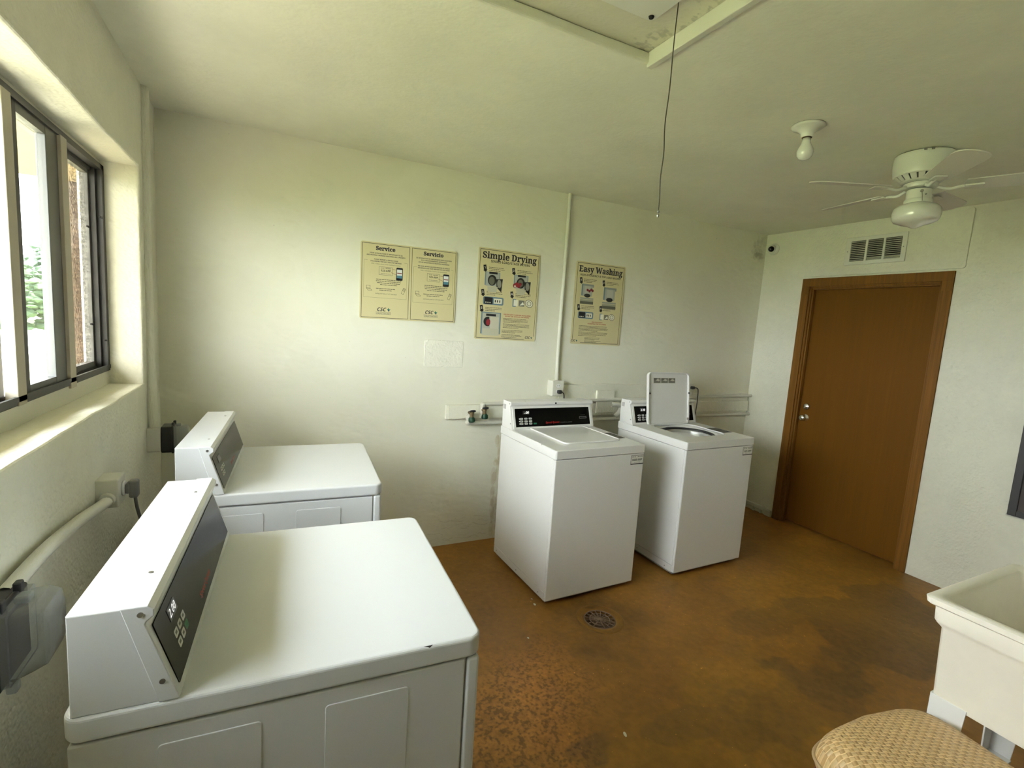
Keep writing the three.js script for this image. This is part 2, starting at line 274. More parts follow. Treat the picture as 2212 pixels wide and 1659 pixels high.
// ---------------------------------------------------------------- setting: sliding window
{
  const w = struct('window_1', null, null, 'sliding window with weathered metal frame, tan stiles and dusty glass', 'window');
  const y0 = 1.262, y1 = 2.152;
  mesh('window_sill', boxUV(rbox(-0.2, -0.13, 1.195, y0, WZ0 - 0.002, WZ1 + 0.002, 0.004)), M.paint, w);
  mesh('head_strip', boxUV(box(-0.2, -0.14, y1, 2.182, WZ0 - 0.002, WZ1 + 0.002)), M.paint, w);
  mesh('frame', boxUV(merge([box(-0.2, -0.125, y0, y1, WZ0, WZ0 + 0.034), box(-0.19, -0.145, y0, y1, WZ0 + 0.034, WZ0 + 0.05), box(-0.2, -0.125, y0, y1, WZ1 - 0.04, WZ1), box(-0.2, -0.125, y1 - 0.022, y1, WZ0, WZ1), box(-0.2, -0.125, y0, y0 + 0.012, WZ0, WZ1), box(-0.13, -0.122, y0 + 0.01, y0 + 0.026, WZ0, WZ1), box(-0.165, -0.159, y0 + 0.01, y0 + 0.024, WZ0, WZ1), box(-0.165, -0.159, y1 - 0.035, y1 - 0.02, WZ0, WZ1)])), M.aluDark, w);
  const dusty = phy({ map: dataTex(512, 512, (u, v, c) => { const s = fbm(u * 90, v * 90, 501, 2); const k = s > 0.6 ? 0.72 : s < 0.36 ? 1 : 0.9; c[0] = 250 * k; c[1] = 248 * k; c[2] = 240 * k; }, true, [2, 2]), roughness: 0.09, transmission: 1, thickness: 0, ior: 1.45, bumpMap: plasterBump, bumpScale: 0.002 });
  function sash(x, z0, z1, stile0, stile1, m0, m1, glass, sw) {
    mesh('rail', boxUV(box(x - 0.012, x + 0.012, y0 + 0.014, y0 + 0.045, z0, z1)), M.alu, w);
    mesh('rail', boxUV(box(x - 0.012, x + 0.012, y1 - 0.05, y1 - 0.018, z0, z1)), M.alu, w);
    if (stile0) mesh('stile', boxUV(rbox(x - 0.013, x + 0.013, y0 + 0.014, y1 - 0.018, z0, z0 + stile0, 0.002)), m0, w);
    if (stile1) mesh('stile', boxUV(rbox(x - 0.013, x + 0.013, y0 + 0.014, y1 - 0.018, z1 - stile1, z1, 0.002)), m1, w);
    mesh('pane', boxUV(box(x - 0.002, x + 0.002, y0 + 0.04, y1 - 0.045, z0 + stile0 - 0.004, z1 - stile1 + 0.004)), glass, w);
  }
  sash(-0.178, WZ0 + 0.045, 0.79, 0.018, 0.03, M.alu, M.alu, dusty);
  sash(-0.145, 0.864, 1.228, 0.1, 0.055, M.alu, M.aluDark, M.glass);
  mesh('stile', boxUV(rbox(-0.152, -0.122, y0 - 0.012, y1 - 0.018, 0.805, 0.863, 0.002)), M.tanFrame, w);
  mesh('stile', boxUV(rbox(-0.152, -0.122, y0 - 0.002, y1 - 0.018, 1.229, 1.285, 0.002)), M.tanFrame, w);
  sash(-0.178, 1.25, WZ1 - 0.03, 0.04, 0.04, M.alu, M.alu, M.glass);
  for (const [z, y, x] of [[WZ0 + 0.045, 1.93, -0.13], [WZ0 + 0.09, 1.88, -0.163], [WZ0 + 0.045, 1.4, -0.13], [WZ0 + 0.09, 1.47, -0.163]]) mesh('clip', rbox(x - 0.004, x + 0.004, y - 0.004, y + 0.004, z - 0.016, z + 0.012, 0.003), M.dark, w);
}

// ---------------------------------------------------------------- printed plates
function plate(w, h, t, r, tex, opt = {}) {                 // print on the +z face, back at z = 0, centred
  const g = extrude(rrShape(-w / 2, w / 2, -h / 2, h / 2, r), t, 0), p = g.attributes.position, uv = g.attributes.uv;
  for (let i = 0; i < p.count; i++) uv.setXY(i, p.getX(i) / w + 0.5, p.getY(i) / h + 0.5);
  return [g, phy({ map: tex, roughness: 0.55, ...opt })];
}
// body copy that the photograph leaves illegible is set as plain lines of tiny strokes, as it reads there
function copyLine(g, x, y, w, size, col) { g.fillStyle = col; let q = x; while (q < x + w) { const l = Math.min(rr(0.8, 3.2) * size, x + w - q); g.fillRect(q, y - size * 0.6, l, size * 0.62); q += l + size * 0.45; } }
function copyBlock(g, x, y, w, n, lh, size, col, ctr) { for (let i = 0; i < n; i++) { const l = w * (i === n - 1 ? rr(0.5, 0.75) : rr(0.86, 1)); copyLine(g, ctr ? x - l / 2 : x, y + i * lh, l, size, col); } }
const PAPER = '#d3c99c', INK = '#17162c';
function frameLine(g, x, y, w, h, lw, col = '#2a2a22') { g.strokeStyle = col; g.lineWidth = lw; g.strokeRect(x, y, w, h); }
function text(g, s, x, y, font, col, align = 'center', maxW) { g.font = font; if (font.startsWith('bold') && font.includes('px serif')) { g.strokeStyle = col; g.lineWidth = 4; g.textAlign = align; maxW ? g.strokeText(s, x, y, maxW) : g.strokeText(s, x, y); } g.fillStyle = col; g.textAlign = align; g.textBaseline = 'alphabetic'; maxW ? g.fillText(s, x, y, maxW) : g.fillText(s, x, y); }
function logo(g, x, y, s) {                                 // letters, a small green and navy leaf star, a rule and a second line
  text(g, 'CSC', x - s * 0.45, y, `italic bold ${s}px sans-serif`, '#14142a', 'center', s * 2.1);
  g.fillStyle = '#1f6b5c'; g.beginPath(); g.moveTo(x + s * 0.75, y - s * 0.35); g.lineTo(x + s * 1.0, y - s * 0.72); g.lineTo(x + s * 1.12, y - s * 0.42); g.lineTo(x + s * 1.42, y - s * 0.5); g.lineTo(x + s * 1.2, y - s * 0.18); g.closePath(); g.fill();
  g.fillStyle = '#1b2c57'; g.beginPath(); g.moveTo(x + s * 0.75, y - s * 0.35); g.lineTo(x + s * 1.2, y - s * 0.18); g.lineTo(x + s * 1.12, y + s * 0.06); g.closePath(); g.fill();
}
function arrow(g, x, y, s, n) { g.save(); g.translate(x, y); g.rotate(-0.18); g.fillStyle = '#111'; g.fillRect(0, 0, s, s * 1.7); g.beginPath(); g.moveTo(-s * 0.3, s * 1.6); g.lineTo(s * 1.3, s * 1.6); g.lineTo(s * 0.5, s * 2.3); g.fill(); text(g, n, s * 0.5, s * 1.2, `bold ${s}px sans-serif`, '#eee'); g.restore(); }
function dryerArt(g, x, y, s, red) {
  g.fillStyle = '#6d8594'; g.fillRect(x - 0.06 * s, y + 0.06 * s, s * 0.9, s * 0.72);
  g.fillStyle = '#a9ada6'; g.fillRect(x, y + 0.08 * s, s * 0.8, s * 0.74); g.fillStyle = '#1b1b1f'; g.fillRect(x + 0.18 * s, y + 0.05 * s, s * 0.5, s * 0.11);
  g.fillStyle = '#24241f'; g.beginPath(); g.ellipse(x + 0.38 * s, y + 0.5 * s, 0.26 * s, 0.29 * s, 0, 0, 7); g.fill();
  g.fillStyle = '#6d6c5c'; g.beginPath(); g.ellipse(x + 0.36 * s, y + 0.53 * s, 0.17 * s, 0.22 * s, 0, 0, 7); g.fill();
  g.fillStyle = '#1c1c18'; g.beginPath(); g.moveTo(x + 0.62 * s, y + 0.42 * s); g.lineTo(x + 1.02 * s, y + 0.38 * s); g.lineTo(x + 0.97 * s, y + 1.12 * s); g.lineTo(x + 0.66 * s, y + 0.86 * s); g.fill();
  g.fillStyle = '#8e8d80'; g.beginPath(); g.ellipse(x + 0.82 * s, y + 0.66 * s, 0.13 * s, 0.23 * s, -0.1, 0, 7); g.fill();
  g.fillStyle = '#bdbba4'; g.beginPath(); g.moveTo(x + 0.1 * s, y + 0.84 * s); g.lineTo(x + 0.74 * s, y + 0.84 * s); g.lineTo(x + 0.66 * s, y + 1.14 * s); g.lineTo(x + 0.16 * s, y + 1.14 * s); g.fill();
  if (red) { g.fillStyle = '#8c2430'; for (const [a, b, r] of [[0.02, 0.66, 0.12], [0.14, 0.6, 0.13], [0.26, 0.68, 0.1], [0.36, 0.56, 0.08]]) { g.beginPath(); g.arc(x + a * s, y + b * s, r * s, 0, 7); g.fill(); } g.fillStyle = '#d8cfc0'; g.beginPath(); g.arc(x + 0.03 * s, y + 0.7 * s, 0.06 * s, 0, 7); g.fill(); }
}
function panelArt(g, x, y, w, h, cols) {
  g.fillStyle = '#6d8594'; g.beginPath(); g.roundRect ? g.roundRect(x, y, w, h, h * 0.2) : g.rect(x, y, w, h); g.fill();
  g.fillStyle = '#15151a'; g.fillRect(x + w * 0.06, y + h * 0.08, w * 0.4, h * 0.84); g.fillStyle = '#e6e4d2'; g.fillRect(x + w * 0.52, y + h * 0.18, w * 0.4, h * 0.64);
  g.fillStyle = '#222'; for (let i = 0; i < cols; i++) g.fillRect(x + w * (0.57 + 0.11 * i), y + h * 0.36, w * 0.05, h * 0.3);
  g.fillStyle = '#e6e4d2'; for (let i = 0; i < 3; i++) g.fillRect(x + w * (0.11 + 0.1 * i), y + h * 0.66, w * 0.06, h * 0.13);
}
function coinArt(g, x, y, w, h) {
  g.fillStyle = '#6d8594'; g.fillRect(x, y + h * 0.1, w * 0.16, h * 0.9); g.fillStyle = '#eceadb'; g.fillRect(x + w * 0.05, y + h * 0.18, w * 0.2, h * 0.72);
  g.fillStyle = '#77766b'; g.fillRect(x + w * 0.3, y + h * 0.2, w * 0.27, h * 0.7); g.fillStyle = '#e8e6d6'; g.beginPath(); g.moveTo(x + w * 0.34, y + h * 0.8); g.lineTo(x + w * 0.5, y + h * 0.35); g.lineTo(x + w * 0.56, y + h * 0.7); g.fill();
  g.fillStyle = '#e3e1cf'; g.strokeStyle = '#3c3b33'; g.lineWidth = h * 0.05; g.beginPath(); g.ellipse(x + w * 0.8, y + h * 0.5, w * 0.19, h * 0.42, 0.3, 0, 7); g.fill(); g.stroke(); g.beginPath(); g.ellipse(x + w * 0.8, y + h * 0.5, w * 0.1, h * 0.24, 0.3, 0, 7); g.stroke();
}
const servicePanel = (g, x, w, h, title, lines, sub, stepA, call) => {
  frameLine(g, x + 14, 18, w - 28, h - 36, 5);
  text(g, title, x + w / 2 - 10, 92, 'bold 64px serif', INK);
  lines.forEach((s, i) => text(g, s, x + w / 2, 138 + i * 25, 'bold 20px sans-serif', INK, 'center', w * 0.78));
  const y0 = 138 + lines.length * 25 + 10;
  sub.forEach((s, i) => text(g, s, x + w / 2, y0 + 14 + i * 24, 'bold 19px sans-serif', INK, 'center', w * 0.7));
  g.strokeStyle = '#6b6a52'; g.lineWidth = 2; g.strokeRect(x + 38, y0 + 22, w - 80, 452);
  g.fillStyle = PAPER; g.fillRect(x + w * 0.13, y0 - 2, w * 0.74, 44); sub.forEach((s, i) => text(g, s, x + w / 2, y0 + 14 + i * 24, 'bold 19px sans-serif', INK, 'center', w * 0.7));
  text(g, stepA, x + w / 2, y0 + 66, '17px sans-serif', '#4a4a3c', 'center', w * 0.62);
  g.strokeStyle = '#333'; g.lineWidth = 2.5; g.strokeRect(x + w * 0.36, y0 + 92, w * 0.27, 98); text(g, 'CSC ID    MACHINE', x + w * 0.495, y0 + 112, 'bold 14px sans-serif', '#222', 'center', w * 0.24); text(g, '123-APP', x + w * 0.495, y0 + 148, 'bold 32px sans-serif', '#222', 'center', w * 0.22); copyLine(g, x + w * 0.4, y0 + 176, w * 0.19, 8, '#666');
  g.fillStyle = '#11131f'; g.beginPath(); g.roundRect ? g.roundRect(x + w * 0.71, y0 + 84, 82, 158, 12) : g.rect(x + w * 0.71, y0 + 84, 82, 158); g.fill(); g.fillStyle = '#dfe3e2'; g.fillRect(x + w * 0.71 + 8, y0 + 106, 66, 108); g.fillStyle = '#8d4038'; g.fillRect(x + w * 0.71 + 12, y0 + 146, 58, 12); g.fillStyle = '#4b7a8f'; g.fillRect(x + w * 0.71 + 8, y0 + 180, 66, 34);
  g.strokeStyle = '#7a2c26'; g.lineWidth = 3; g.beginPath(); g.moveTo(x + w * 0.63, y0 + 110); g.lineTo(x + w * 0.71, y0 + 116); g.moveTo(x + w * 0.6, y0 + 150); g.lineTo(x + w * 0.71, y0 + 176); g.stroke();
  copyBlock(g, x + w * 0.56, y0 + 250, w * 0.52, 4, 21, 11, '#3d3d32', true); copyBlock(g, x + w * 0.5, y0 + 362, w * 0.44, 2, 21, 11, '#3d3d32', true); text(g, call, x + w / 2 + 6, y0 + 428, 'italic 18px sans-serif', '#33332a', 'center', w * 0.46);
  g.strokeStyle = '#33332a'; g.lineWidth = 3; g.save(); g.translate(x + 66, y0 + 330); g.strokeRect(6, 0, 44, 34); g.beginPath(); g.moveTo(6, 36); g.lineTo(50, 36); g.lineTo(74, 58); g.lineTo(24, 60); g.closePath(); g.stroke(); g.restore();
  g.save(); g.translate(x + w - 78, y0 + 368); g.rotate(0.38); g.strokeRect(-16, -34, 30, 76); g.strokeRect(-10, -26, 18, 28); g.restore();
  g.fillStyle = PAPER; logo(g, x + w / 2 - 20, h - 100, 62);
  g.fillStyle = '#333'; g.fillRect(x + w / 2 - 116, h - 88, 190, 2.5); text(g, 'SERVICEWORKS', x + w / 2 - 20, h - 58, '27px sans-serif', '#2a2a3a', 'center', 196);
};
const serviceTex = canvasTex(1232, 936, (g, w, h) => {
  g.fillStyle = PAPER; g.fillRect(0, 0, w, h);
  servicePanel(g, 4, 610, h, 'Service', ['YOUR SATISFACTION IS IMPORTANT TO US', 'AND PROPERLY WORKING MACHINES ARE A PRIORITY'], ['PLEASE REPORT A SERVICE ISSUE', 'FOLLOWING THE EASY TWO-STEP METHOD'], 'STEP 1: Take a photo of the machine ID number', 'Calling toll free at 1.877.264.6622');
  servicePanel(g, 618, 610, h, 'Servicio', ['SU SATISFACCION ES IMPORTANTE PARA NOSOTROS', 'Y EL FUNCIONAMIENTO APROPIADO', 'DE LAS MAQUINAS ES NUESTRA PRIORIDAD'], ['POR FAVOR, REPORTE CUALQUIER PROBLEMA DEL SERVICIO', 'SIGUIENDO ESTE FACIL METODO DE DOS PASOS'], 'PASO 1: Encuentre el numero de identificacion', 'Llamando gratis al 1.877.264.6622');
});
const dryTex = canvasTex(950, 1236, (g, w, h) => {
  g.fillStyle = PAPER; g.fillRect(0, 0, w, h); frameLine(g, 24, 22, w - 48, h - 44, 6);
  text(g, 'Simple Drying', w / 2, 136, 'bold 116px serif', INK, 'center', w - 110); text(g, 'SINGLE-LOAD/STACK DRYERS', w / 2 + 10, 186, 'bold 44px sans-serif', '#24242a', 'center', w * 0.68);
  const spots = [[76, 232, '1'], [512, 232, '2'], [62, 560, '3'], [506, 556, '4'], [56, 776, '5']];
  for (const [x, y, n] of spots) { arrow(g, x, y, 42, n); copyBlock(g, x + 84, y + 24, 250, 3, 21, 10, '#35352a'); }
  dryerArt(g, 124, 300, 250, false); dryerArt(g, 566, 300, 250, true);
  panelArt(g, 100, 650, 310, 108, 3); coinArt(g, 552, 640, 330, 120);
  g.fillStyle = '#6d8594'; g.fillRect(84, 860, 300, 300); g.fillStyle = '#b3b4a8'; g.fillRect(104, 872, 262, 300); g.fillStyle = '#1b1b1f'; g.fillRect(158, 884, 150, 30); g.fillStyle = '#24241f'; g.beginPath(); g.arc(190, 990, 66, 1.2, 5); g.fill(); g.fillStyle = '#8c2430'; g.beginPath(); g.ellipse(196, 1000, 34, 44, 0, 0, 7); g.fill(); g.fillStyle = '#cbc8b4'; g.fillRect(226, 924, 130, 236); g.fillStyle = '#c4c2ab'; g.fillRect(116, 1084, 250, 96);
  text(g, 'FOR YOUR SAFETY, PLEASE READ THE FOLLOWING', 640, 884, 'bold 24px sans-serif', '#a32b22', 'center', 430); text(g, 'DO NOT DRY ARTICLES CONTAINING', 640, 908, 'bold 22px sans-serif', '#a32b22', 'center', 420);
  copyBlock(g, 424, 934, 420, 4, 17, 9, '#35352a'); copyBlock(g, 424, 1012, 420, 4, 17, 9, '#35352a'); copyBlock(g, 410, 1098, 330, 3, 17, 9, '#35352a'); copyBlock(g, 410, 1162, 330, 3, 17, 9, '#35352a');
  g.fillStyle = PAPER; g.fillRect(w - 182, h - 70, 180, 64); logo(g, w - 108, h - 36, 46);
});
const washTex = canvasTex(924, 1236, (g, w, h) => {
  g.fillStyle = PAPER; g.fillRect(0, 0, w, h); frameLine(g, 30, 22, w - 60, h - 44, 6);
  text(g, 'Easy Washing', w / 2, 150, 'bold 122px serif', INK, 'center', w - 110); text(g, 'HIGH-EFFICIENCY @ TOP LOAD WASHER', w / 2, 208, 'bold 40px sans-serif', '#24242a', 'center', w * 0.84);
  for (const [x, y, n] of [[80, 240, '1'], [500, 248, '2'], [70, 642, '3'], [482, 642, '4']]) { arrow(g, x, y, 42, n); copyBlock(g, x + 76, y + 18, 250, 3, 21, 10, '#35352a'); }
  const wash = (x, y, s, red) => { g.fillStyle = '#8f948e'; g.fillRect(x, y, s, s * 0.2); g.fillStyle = '#6d8594'; g.fillRect(x, y, s * 0.1, s * 0.8); g.fillStyle = '#a9aba0'; g.fillRect(x + s * 0.1, y + s * 0.12, s * 0.8, s * 0.7); g.fillStyle = '#b7b7a8'; g.fillRect(x + s * 0.26, y + s * 0.14, s * 0.48, s * 0.5); g.fillStyle = '#1d1d1a'; g.beginPath(); g.ellipse(x + s * 0.5, y + s * 0.78, s * 0.26, s * 0.13, 0, 0, 7); g.fill(); g.fillStyle = '#9a9c90'; g.fillRect(x - s * 0.06, y + s * 0.93, s * 1.1, s * 0.1); g.fillStyle = '#5d5c4c'; g.fillRect(x - s * 0.06, y + s * 1.06, s * 1.1, s * 0.3); g.fillStyle = '#9c9b86'; g.fillRect(x - s * 0.06, y + s * 1.06, s * 1.1, s * 0.12); if (red) { g.fillStyle = '#7c1f2a'; for (const [a, b] of [[0.5, 0.4], [0.66, 0.46], [0.8, 0.36], [0.92, 0.42]]) { g.beginPath(); g.arc(x + a * s, y + b * s, s * 0.09, 0, 7); g.fill(); } } };
  wash(128, 326, 220, true); wash(540, 344, 240, false);
  panelArt(g, 98, 742, 280, 104, 3); coinArt(g, 500, 742, 290, 110);
  text(g, 'FOR YOUR SAFETY', w / 2, 900, 'bold 24px sans-serif', '#a32b22'); text(g, 'PLEASE READ THE FOLLOWING', w / 2, 926, 'bold 24px sans-serif', '#a32b22');
  copyBlock(g, 130, 958, 600, 5, 18, 9, '#35352a'); copyBlock(g, 130, 1054, 580, 4, 18, 9, '#35352a'); copyBlock(g, 250, 1136, 320, 3, 17, 9, '#35352a'); copyBlock(g, 250, 1188, 320, 2, 17, 9, '#35352a');
  g.fillStyle = PAPER; g.fillRect(0, h - 66, 176, 62); logo(g, 62, h - 34, 46);
});
{
  const sign = (name, w, h, tex, at, label, tilt = 0) => { const [g, m] = plate(w, h, 0.004, 0.012, tex, { roughness: 0.5 }); const o = mesh(name, g, m, null, at); o.rotation.z = tilt; return tag(o, label, 'sign'); };
  sign('service_sign', 0.616, 0.466, serviceTex, [1.328, 1.8, 0.002], 'wide cream sign with paired Service and Servicio panels, left of the posters', 0.008);
  sign('drying_poster', 0.474, 0.618, dryTex, [2.024, 1.781, 0.002], 'cream poster headed Simple Drying, directly left of the white wall conduit');
  sign('washing_poster', 0.46, 0.617, washTex, [2.8, 1.779, 0.002], 'cream poster headed Easy Washing, right of the white wall conduit');
}

// ---------------------------------------------------------------- laundry machines (local: x across, z from rear to front)
const SLANT = Math.atan(0.046 / 0.146);
function machinePanelTex(kind, lead) {
  return canvasTex(1024, 240, (g, w, h) => {
    g.fillStyle = '#060607'; g.fillRect(0, 0, w, h); g.strokeStyle = '#151516'; g.lineWidth = 2; g.beginPath(); g.moveTo(286, 30); g.lineTo(286, 210); g.stroke();
    if (kind === 'washer') {
      for (let r = 0; r < 3; r++) for (let c = 0; c < 3; c++) { g.fillStyle = '#b9bab6'; g.beginPath(); g.roundRect ? g.roundRect(56 + c * 58, 122 + r * 32, 42, 24, 8) : g.rect(56 + c * 58, 122 + r * 32, 42, 24); g.fill(); g.fillStyle = '#5c5d5b'; g.fillRect(64 + c * 58, 131 + r * 32, 26, 6); if (!c) { g.fillStyle = '#e8e8e4'; g.beginPath(); g.moveTo(42, 134 + r * 32); g.lineTo(56, 124 + r * 32); g.lineTo(56, 144 + r * 32); g.fill(); } }
      g.fillStyle = '#24624a'; g.fillRect(232, 190, 40, 20);
      g.strokeStyle = '#8a8a88'; g.lineWidth = 4; g.strokeRect(874, 132, 100, 22); g.fillStyle = '#3a3a3a'; g.fillRect(890, 106, 68, 6);
    } else {
      const key = (x, y, col) => { g.fillStyle = col; g.beginPath(); g.roundRect ? g.roundRect(x, y, 34, 30, 6) : g.rect(x, y, 34, 30); g.fill(); g.fillStyle = '#6b6d69'; if (col !== '#256a4d') g.fillRect(x + 9, y + 9, 16, 11); };
      for (const x of [92, 136, 180]) key(x, 112, '#c6c8c3'); key(92, 152, '#c6c8c3'); key(136, 152, '#c6c8c3'); key(180, 152, '#256a4d');
      g.strokeStyle = '#050505'; g.lineWidth = 6; g.strokeRect(900, 96, 64, 24); g.fillStyle = '#2b2c2b'; g.fillRect(908, 134, 44, 6);
    }
    text(g, 'Speed Queen', 392, 206, 'italic bold 36px sans-serif', '#b3322c', 'left', 190); text(g, 'COMMERCIAL LAUNDRY', 594, 206, '20px sans-serif', '#7d7d7a', 'left', 170);
  });
}
const displayTex = (lead) => canvasTex(128, 64, (g, w, h) => { g.fillStyle = '#050505'; g.fillRect(0, 0, w, h); if (lead === null) { g.fillStyle = '#4a4b4a'; g.fillRect(18, 10, 92, 40); return; } text(g, '2', 24, 50, 'italic bold 50px monospace', lead ? '#ffffff' : '#4b4b4b'); text(g, '.', 42, 50, 'bold 40px monospace', '#ffffff'); text(g, '00', 84, 50, 'italic bold 50px monospace', '#ffffff'); });
const AXIS = new THREE.Matrix4().makeBasis(new THREE.Vector3(0, 0, 1), new THREE.Vector3(0, 1, 0), new THREE.Vector3(-1, 0, 0));
const profile = (pts, w, bevel = 0.002) => extrude(new THREE.Shape(pts.map((q) => new THREE.Vector2(...q))), w, bevel, 2).applyMatrix4(AXIS).translate(w / 2, 0, 0);
function addConsole(t, w, kind, lead, mat, H0 = 0.915) {
  const rear = mesh('console', boxUV(profile([[0.015, H0], [0.015, 1.09], [0.086, 1.09], [0.136, H0]], w - 0.006)), mat, t);
  mesh('console_front', boxUV(profile([[0.084, 1.092], [0.122, 1.092], [0.131, 1.085], [0.131, 1.073], [0.12, 1.064], [0.1185, 1.06], [0.1645, H0 + 0.003], [0.162, H0], [0.134, H0]], w)), mat, rear);
  const at = (o, x, s, off) => { o.position.set(x, 1.06 - s * Math.cos(SLANT) + off * Math.sin(SLANT), 0.1185 + s * Math.sin(SLANT) + off * Math.cos(SLANT)); o.rotation.x = -SLANT; return o; };
  const pw = w - (kind === 'washer' ? 0.06 : 0.034);
  if (kind === 'washer') at(mesh('bezel', extrude((() => { const s = rrShape(-w / 2 + 0.012, w / 2 - 0.012, -0.071, 0.071, 0.004); s.holes.push(rrShape(-pw / 2, pw / 2, -0.06, 0.06, 0.003, THREE.Path)); return s; })(), 0.004, 0.0012), mat, rear), 0, 0.0745, 0.0005);
  const [pg, pm] = plate(pw, 0.122, 0.002, 0.003, machinePanelTex(kind, lead), { roughness: 0.2, specularIntensity: 0.28 });
  at(mesh('control_panel', pg, pm, rear), 0, 0.0745, 0.0006);
  const dt = displayTex(lead), [dg, dm] = plate(0.052, 0.025, 0.0006, 0.001, dt, { roughness: 0.3, emissive: 0xffffff, emissiveMap: dt, emissiveIntensity: lead === null ? 0 : 0.14 });
  at(mesh('display', dg, dm, rear), -pw * 0.36, 0.0745 - 0.033, 0.0028);
  for (const sx of [-1, 1]) { mesh('screw', discX(0.0045, 0.003, [sx * w / 2, 1.078, 0.112]), M.screw, rear); mesh('screw', discX(0.0045, 0.003, [sx * w / 2, 0.953, 0.14]), M.screw, rear); mesh('screw', discY(0.004, 0.002, [sx * (w / 2 - 0.12), 1.0922, 0.1]), M.screw, rear); }
  if (kind === 'washer') mesh('lock_button', discZ(0.006, 0.006, [0.015, 1.079, 0.132]), M.blackPlastic, rear);
  return rear;
}
const idTex = (s) => canvasTex(256, 150, (g, w, h) => { g.fillStyle = '#d9d8cf'; g.fillRect(0, 0, w, h); g.fillStyle = '#22221e'; g.fillRect(0, 134, w, 16); frameLine(g, 3, 3, w - 6, h - 6, 6, '#3a3a34'); text(g, 'CSC ID', 56, 34, 'bold 24px sans-serif', '#222'); text(g, 'MACHINE', 186, 32, 'bold 24px sans-serif', '#222', 'center', 110); text(g, s, w / 2, 92, 'bold 46px sans-serif', '#1c1c18', 'center', 200); copyLine(g, 70, 118, 120, 9, '#666'); });
const WW = 0.65, WD = 0.685, DW = 0.679, DD = 0.72;
function makeWasher(label, at, turn, open, id, lead) {
  const t = thing('washing_machine', label, 'washer', at, turn, 'top-loading washers'), mat = M.enamelWarm, hw = WW / 2;
  mesh('base', box(-hw + 0.02, hw - 0.02, 0.012, 0.034, 0.02, WD - 0.03), M.steel, t);
  for (const sx of [-1, 1]) for (const z of [0.06, WD - 0.07]) mesh('foot', discY(0.018, 0.022, [sx * (hw - 0.05), 0.011, z]), M.blackPlastic, t);
  const body = mesh('cabinet', boxUV(merge([rbox(-hw + 0.004, hw - 0.004, 0.078, 0.861, 0.008, WD - 0.022, 0.004), rbox(-hw + 0.004, hw - 0.004, 0.03, 0.0765, 0.008, WD - 0.022, 0.003)])), mat, t);
  mesh('front_panel', boxUV(rbox(-hw + 0.003, hw - 0.003, 0.032, 0.8605, WD - 0.022, WD - 0.003, 0.006)), mat, t);
  for (const sx of [-1, 1]) for (const [z, y] of [[0.05, 0.055], [0.33, 0.052], [0.6, 0.05]]) mesh('screw', discX(0.004, 0.003, [sx * (hw - 0.004), y, z]), M.screw, body);
  for (const sx of [-1, 1]) for (const [y, z0, z1] of [[0.8, 0.12, 0.24], [0.8, 0.38, 0.52], [0.105, 0.2, 0.5]]) mesh('rib', box(sx * (hw - 0.0045) - 0.001, sx * (hw - 0.0045) + 0.001, y, y + 0.003, z0, z1), mat, body);
  const ts = rrShape(-hw, hw, 0, WD, 0.012); ts.holes.push(rrShape(-0.178, 0.218, 0.18, 0.56, 0.09, THREE.Path));
  const sk = rrShape(-hw, hw, 0, WD, 0.012); sk.holes.push(rrShape(-hw + 0.03, hw - 0.03, 0.03, WD - 0.03, 0.01, THREE.Path));
  const top = mesh('worktop', boxUV(merge([slab(ts, 0.904, 0.915, 0.005, 3), slab(sk, 0.864, 0.912, 0.003, 2)])), mat, t);
  mesh('label_plate', slab(rrShape(0.212, 0.308, 0.365, 0.515, 0.003), 0.9145, 0.9158), std({ map: canvasTex(128, 200, (g, w, h) => { g.fillStyle = '#35332b'; g.fillRect(0, 0, w, h); copyBlock(g, 14, 24, 100, 12, 14, 6, '#5d5b4f'); }), roughness: 0.5 }), top);
  // tub seen through the opening
  const el = (g) => g.scale(1.06, 1, 1).translate(0.02, 0, 0.37);
  mesh('tub_cover', el(lathe([[0.23, 0.905], [0.2, 0.9], [0.184, 0.892], [0.18, 0.88], [0.18, 0.86]], 48)), mat, t);
  mesh('tub_ring', el(new THREE.TorusGeometry(0.17, 0.013, 10, 48).rotateX(Math.PI / 2).translate(0, 0.884, 0)), M.blackPlastic, t);
  const basket = mesh('basket', el(lathe([[0, 0.47], [0.14, 0.47], [0.152, 0.5], [0.156, 0.85], [0.16, 0.872], [0.158, 0.882], [0.15, 0.882], [0.146, 0.87], [0.15, 0.85], [0.148, 0.5]], 48)), std({ color: rgb(0.5, 0.5, 0.48), roughness: 0.35, metalness: 0.5 }), t);
  mesh('agitator', lathe([[0, 0.8], [0.035, 0.795], [0.045, 0.77], [0.05, 0.6], [0.1, 0.5], [0.13, 0.48], [0, 0.475]], 32).translate(0.02, 0, 0.365), M.legPlastic, basket);
  // lid, hinged at its rear edge
  const L = open ? 0.392 : 0.437, l0 = -0.19, l1 = 0.23;
  const lid = mesh('lid', boxUV(slab(rrShape(l0 + 0.006, l1 - 0.006, 0.004, L - 0.006, 0.024), 0, 0.006, 0.002)), mat, t, open ? [0, 0.912, 0.168] : [0, 0.9165, 0.136]);
  const rim = rrShape(l0, l1, 0, L, 0.03); rim.holes.push(rrShape(l0 + 0.011, l1 - 0.011, 0.012, L - 0.011, 0.022, THREE.Path));
  mesh('lid_rim', boxUV(slab(rim, open ? -0.014 : -0.001, 0.009, 0.003)), mat, lid);
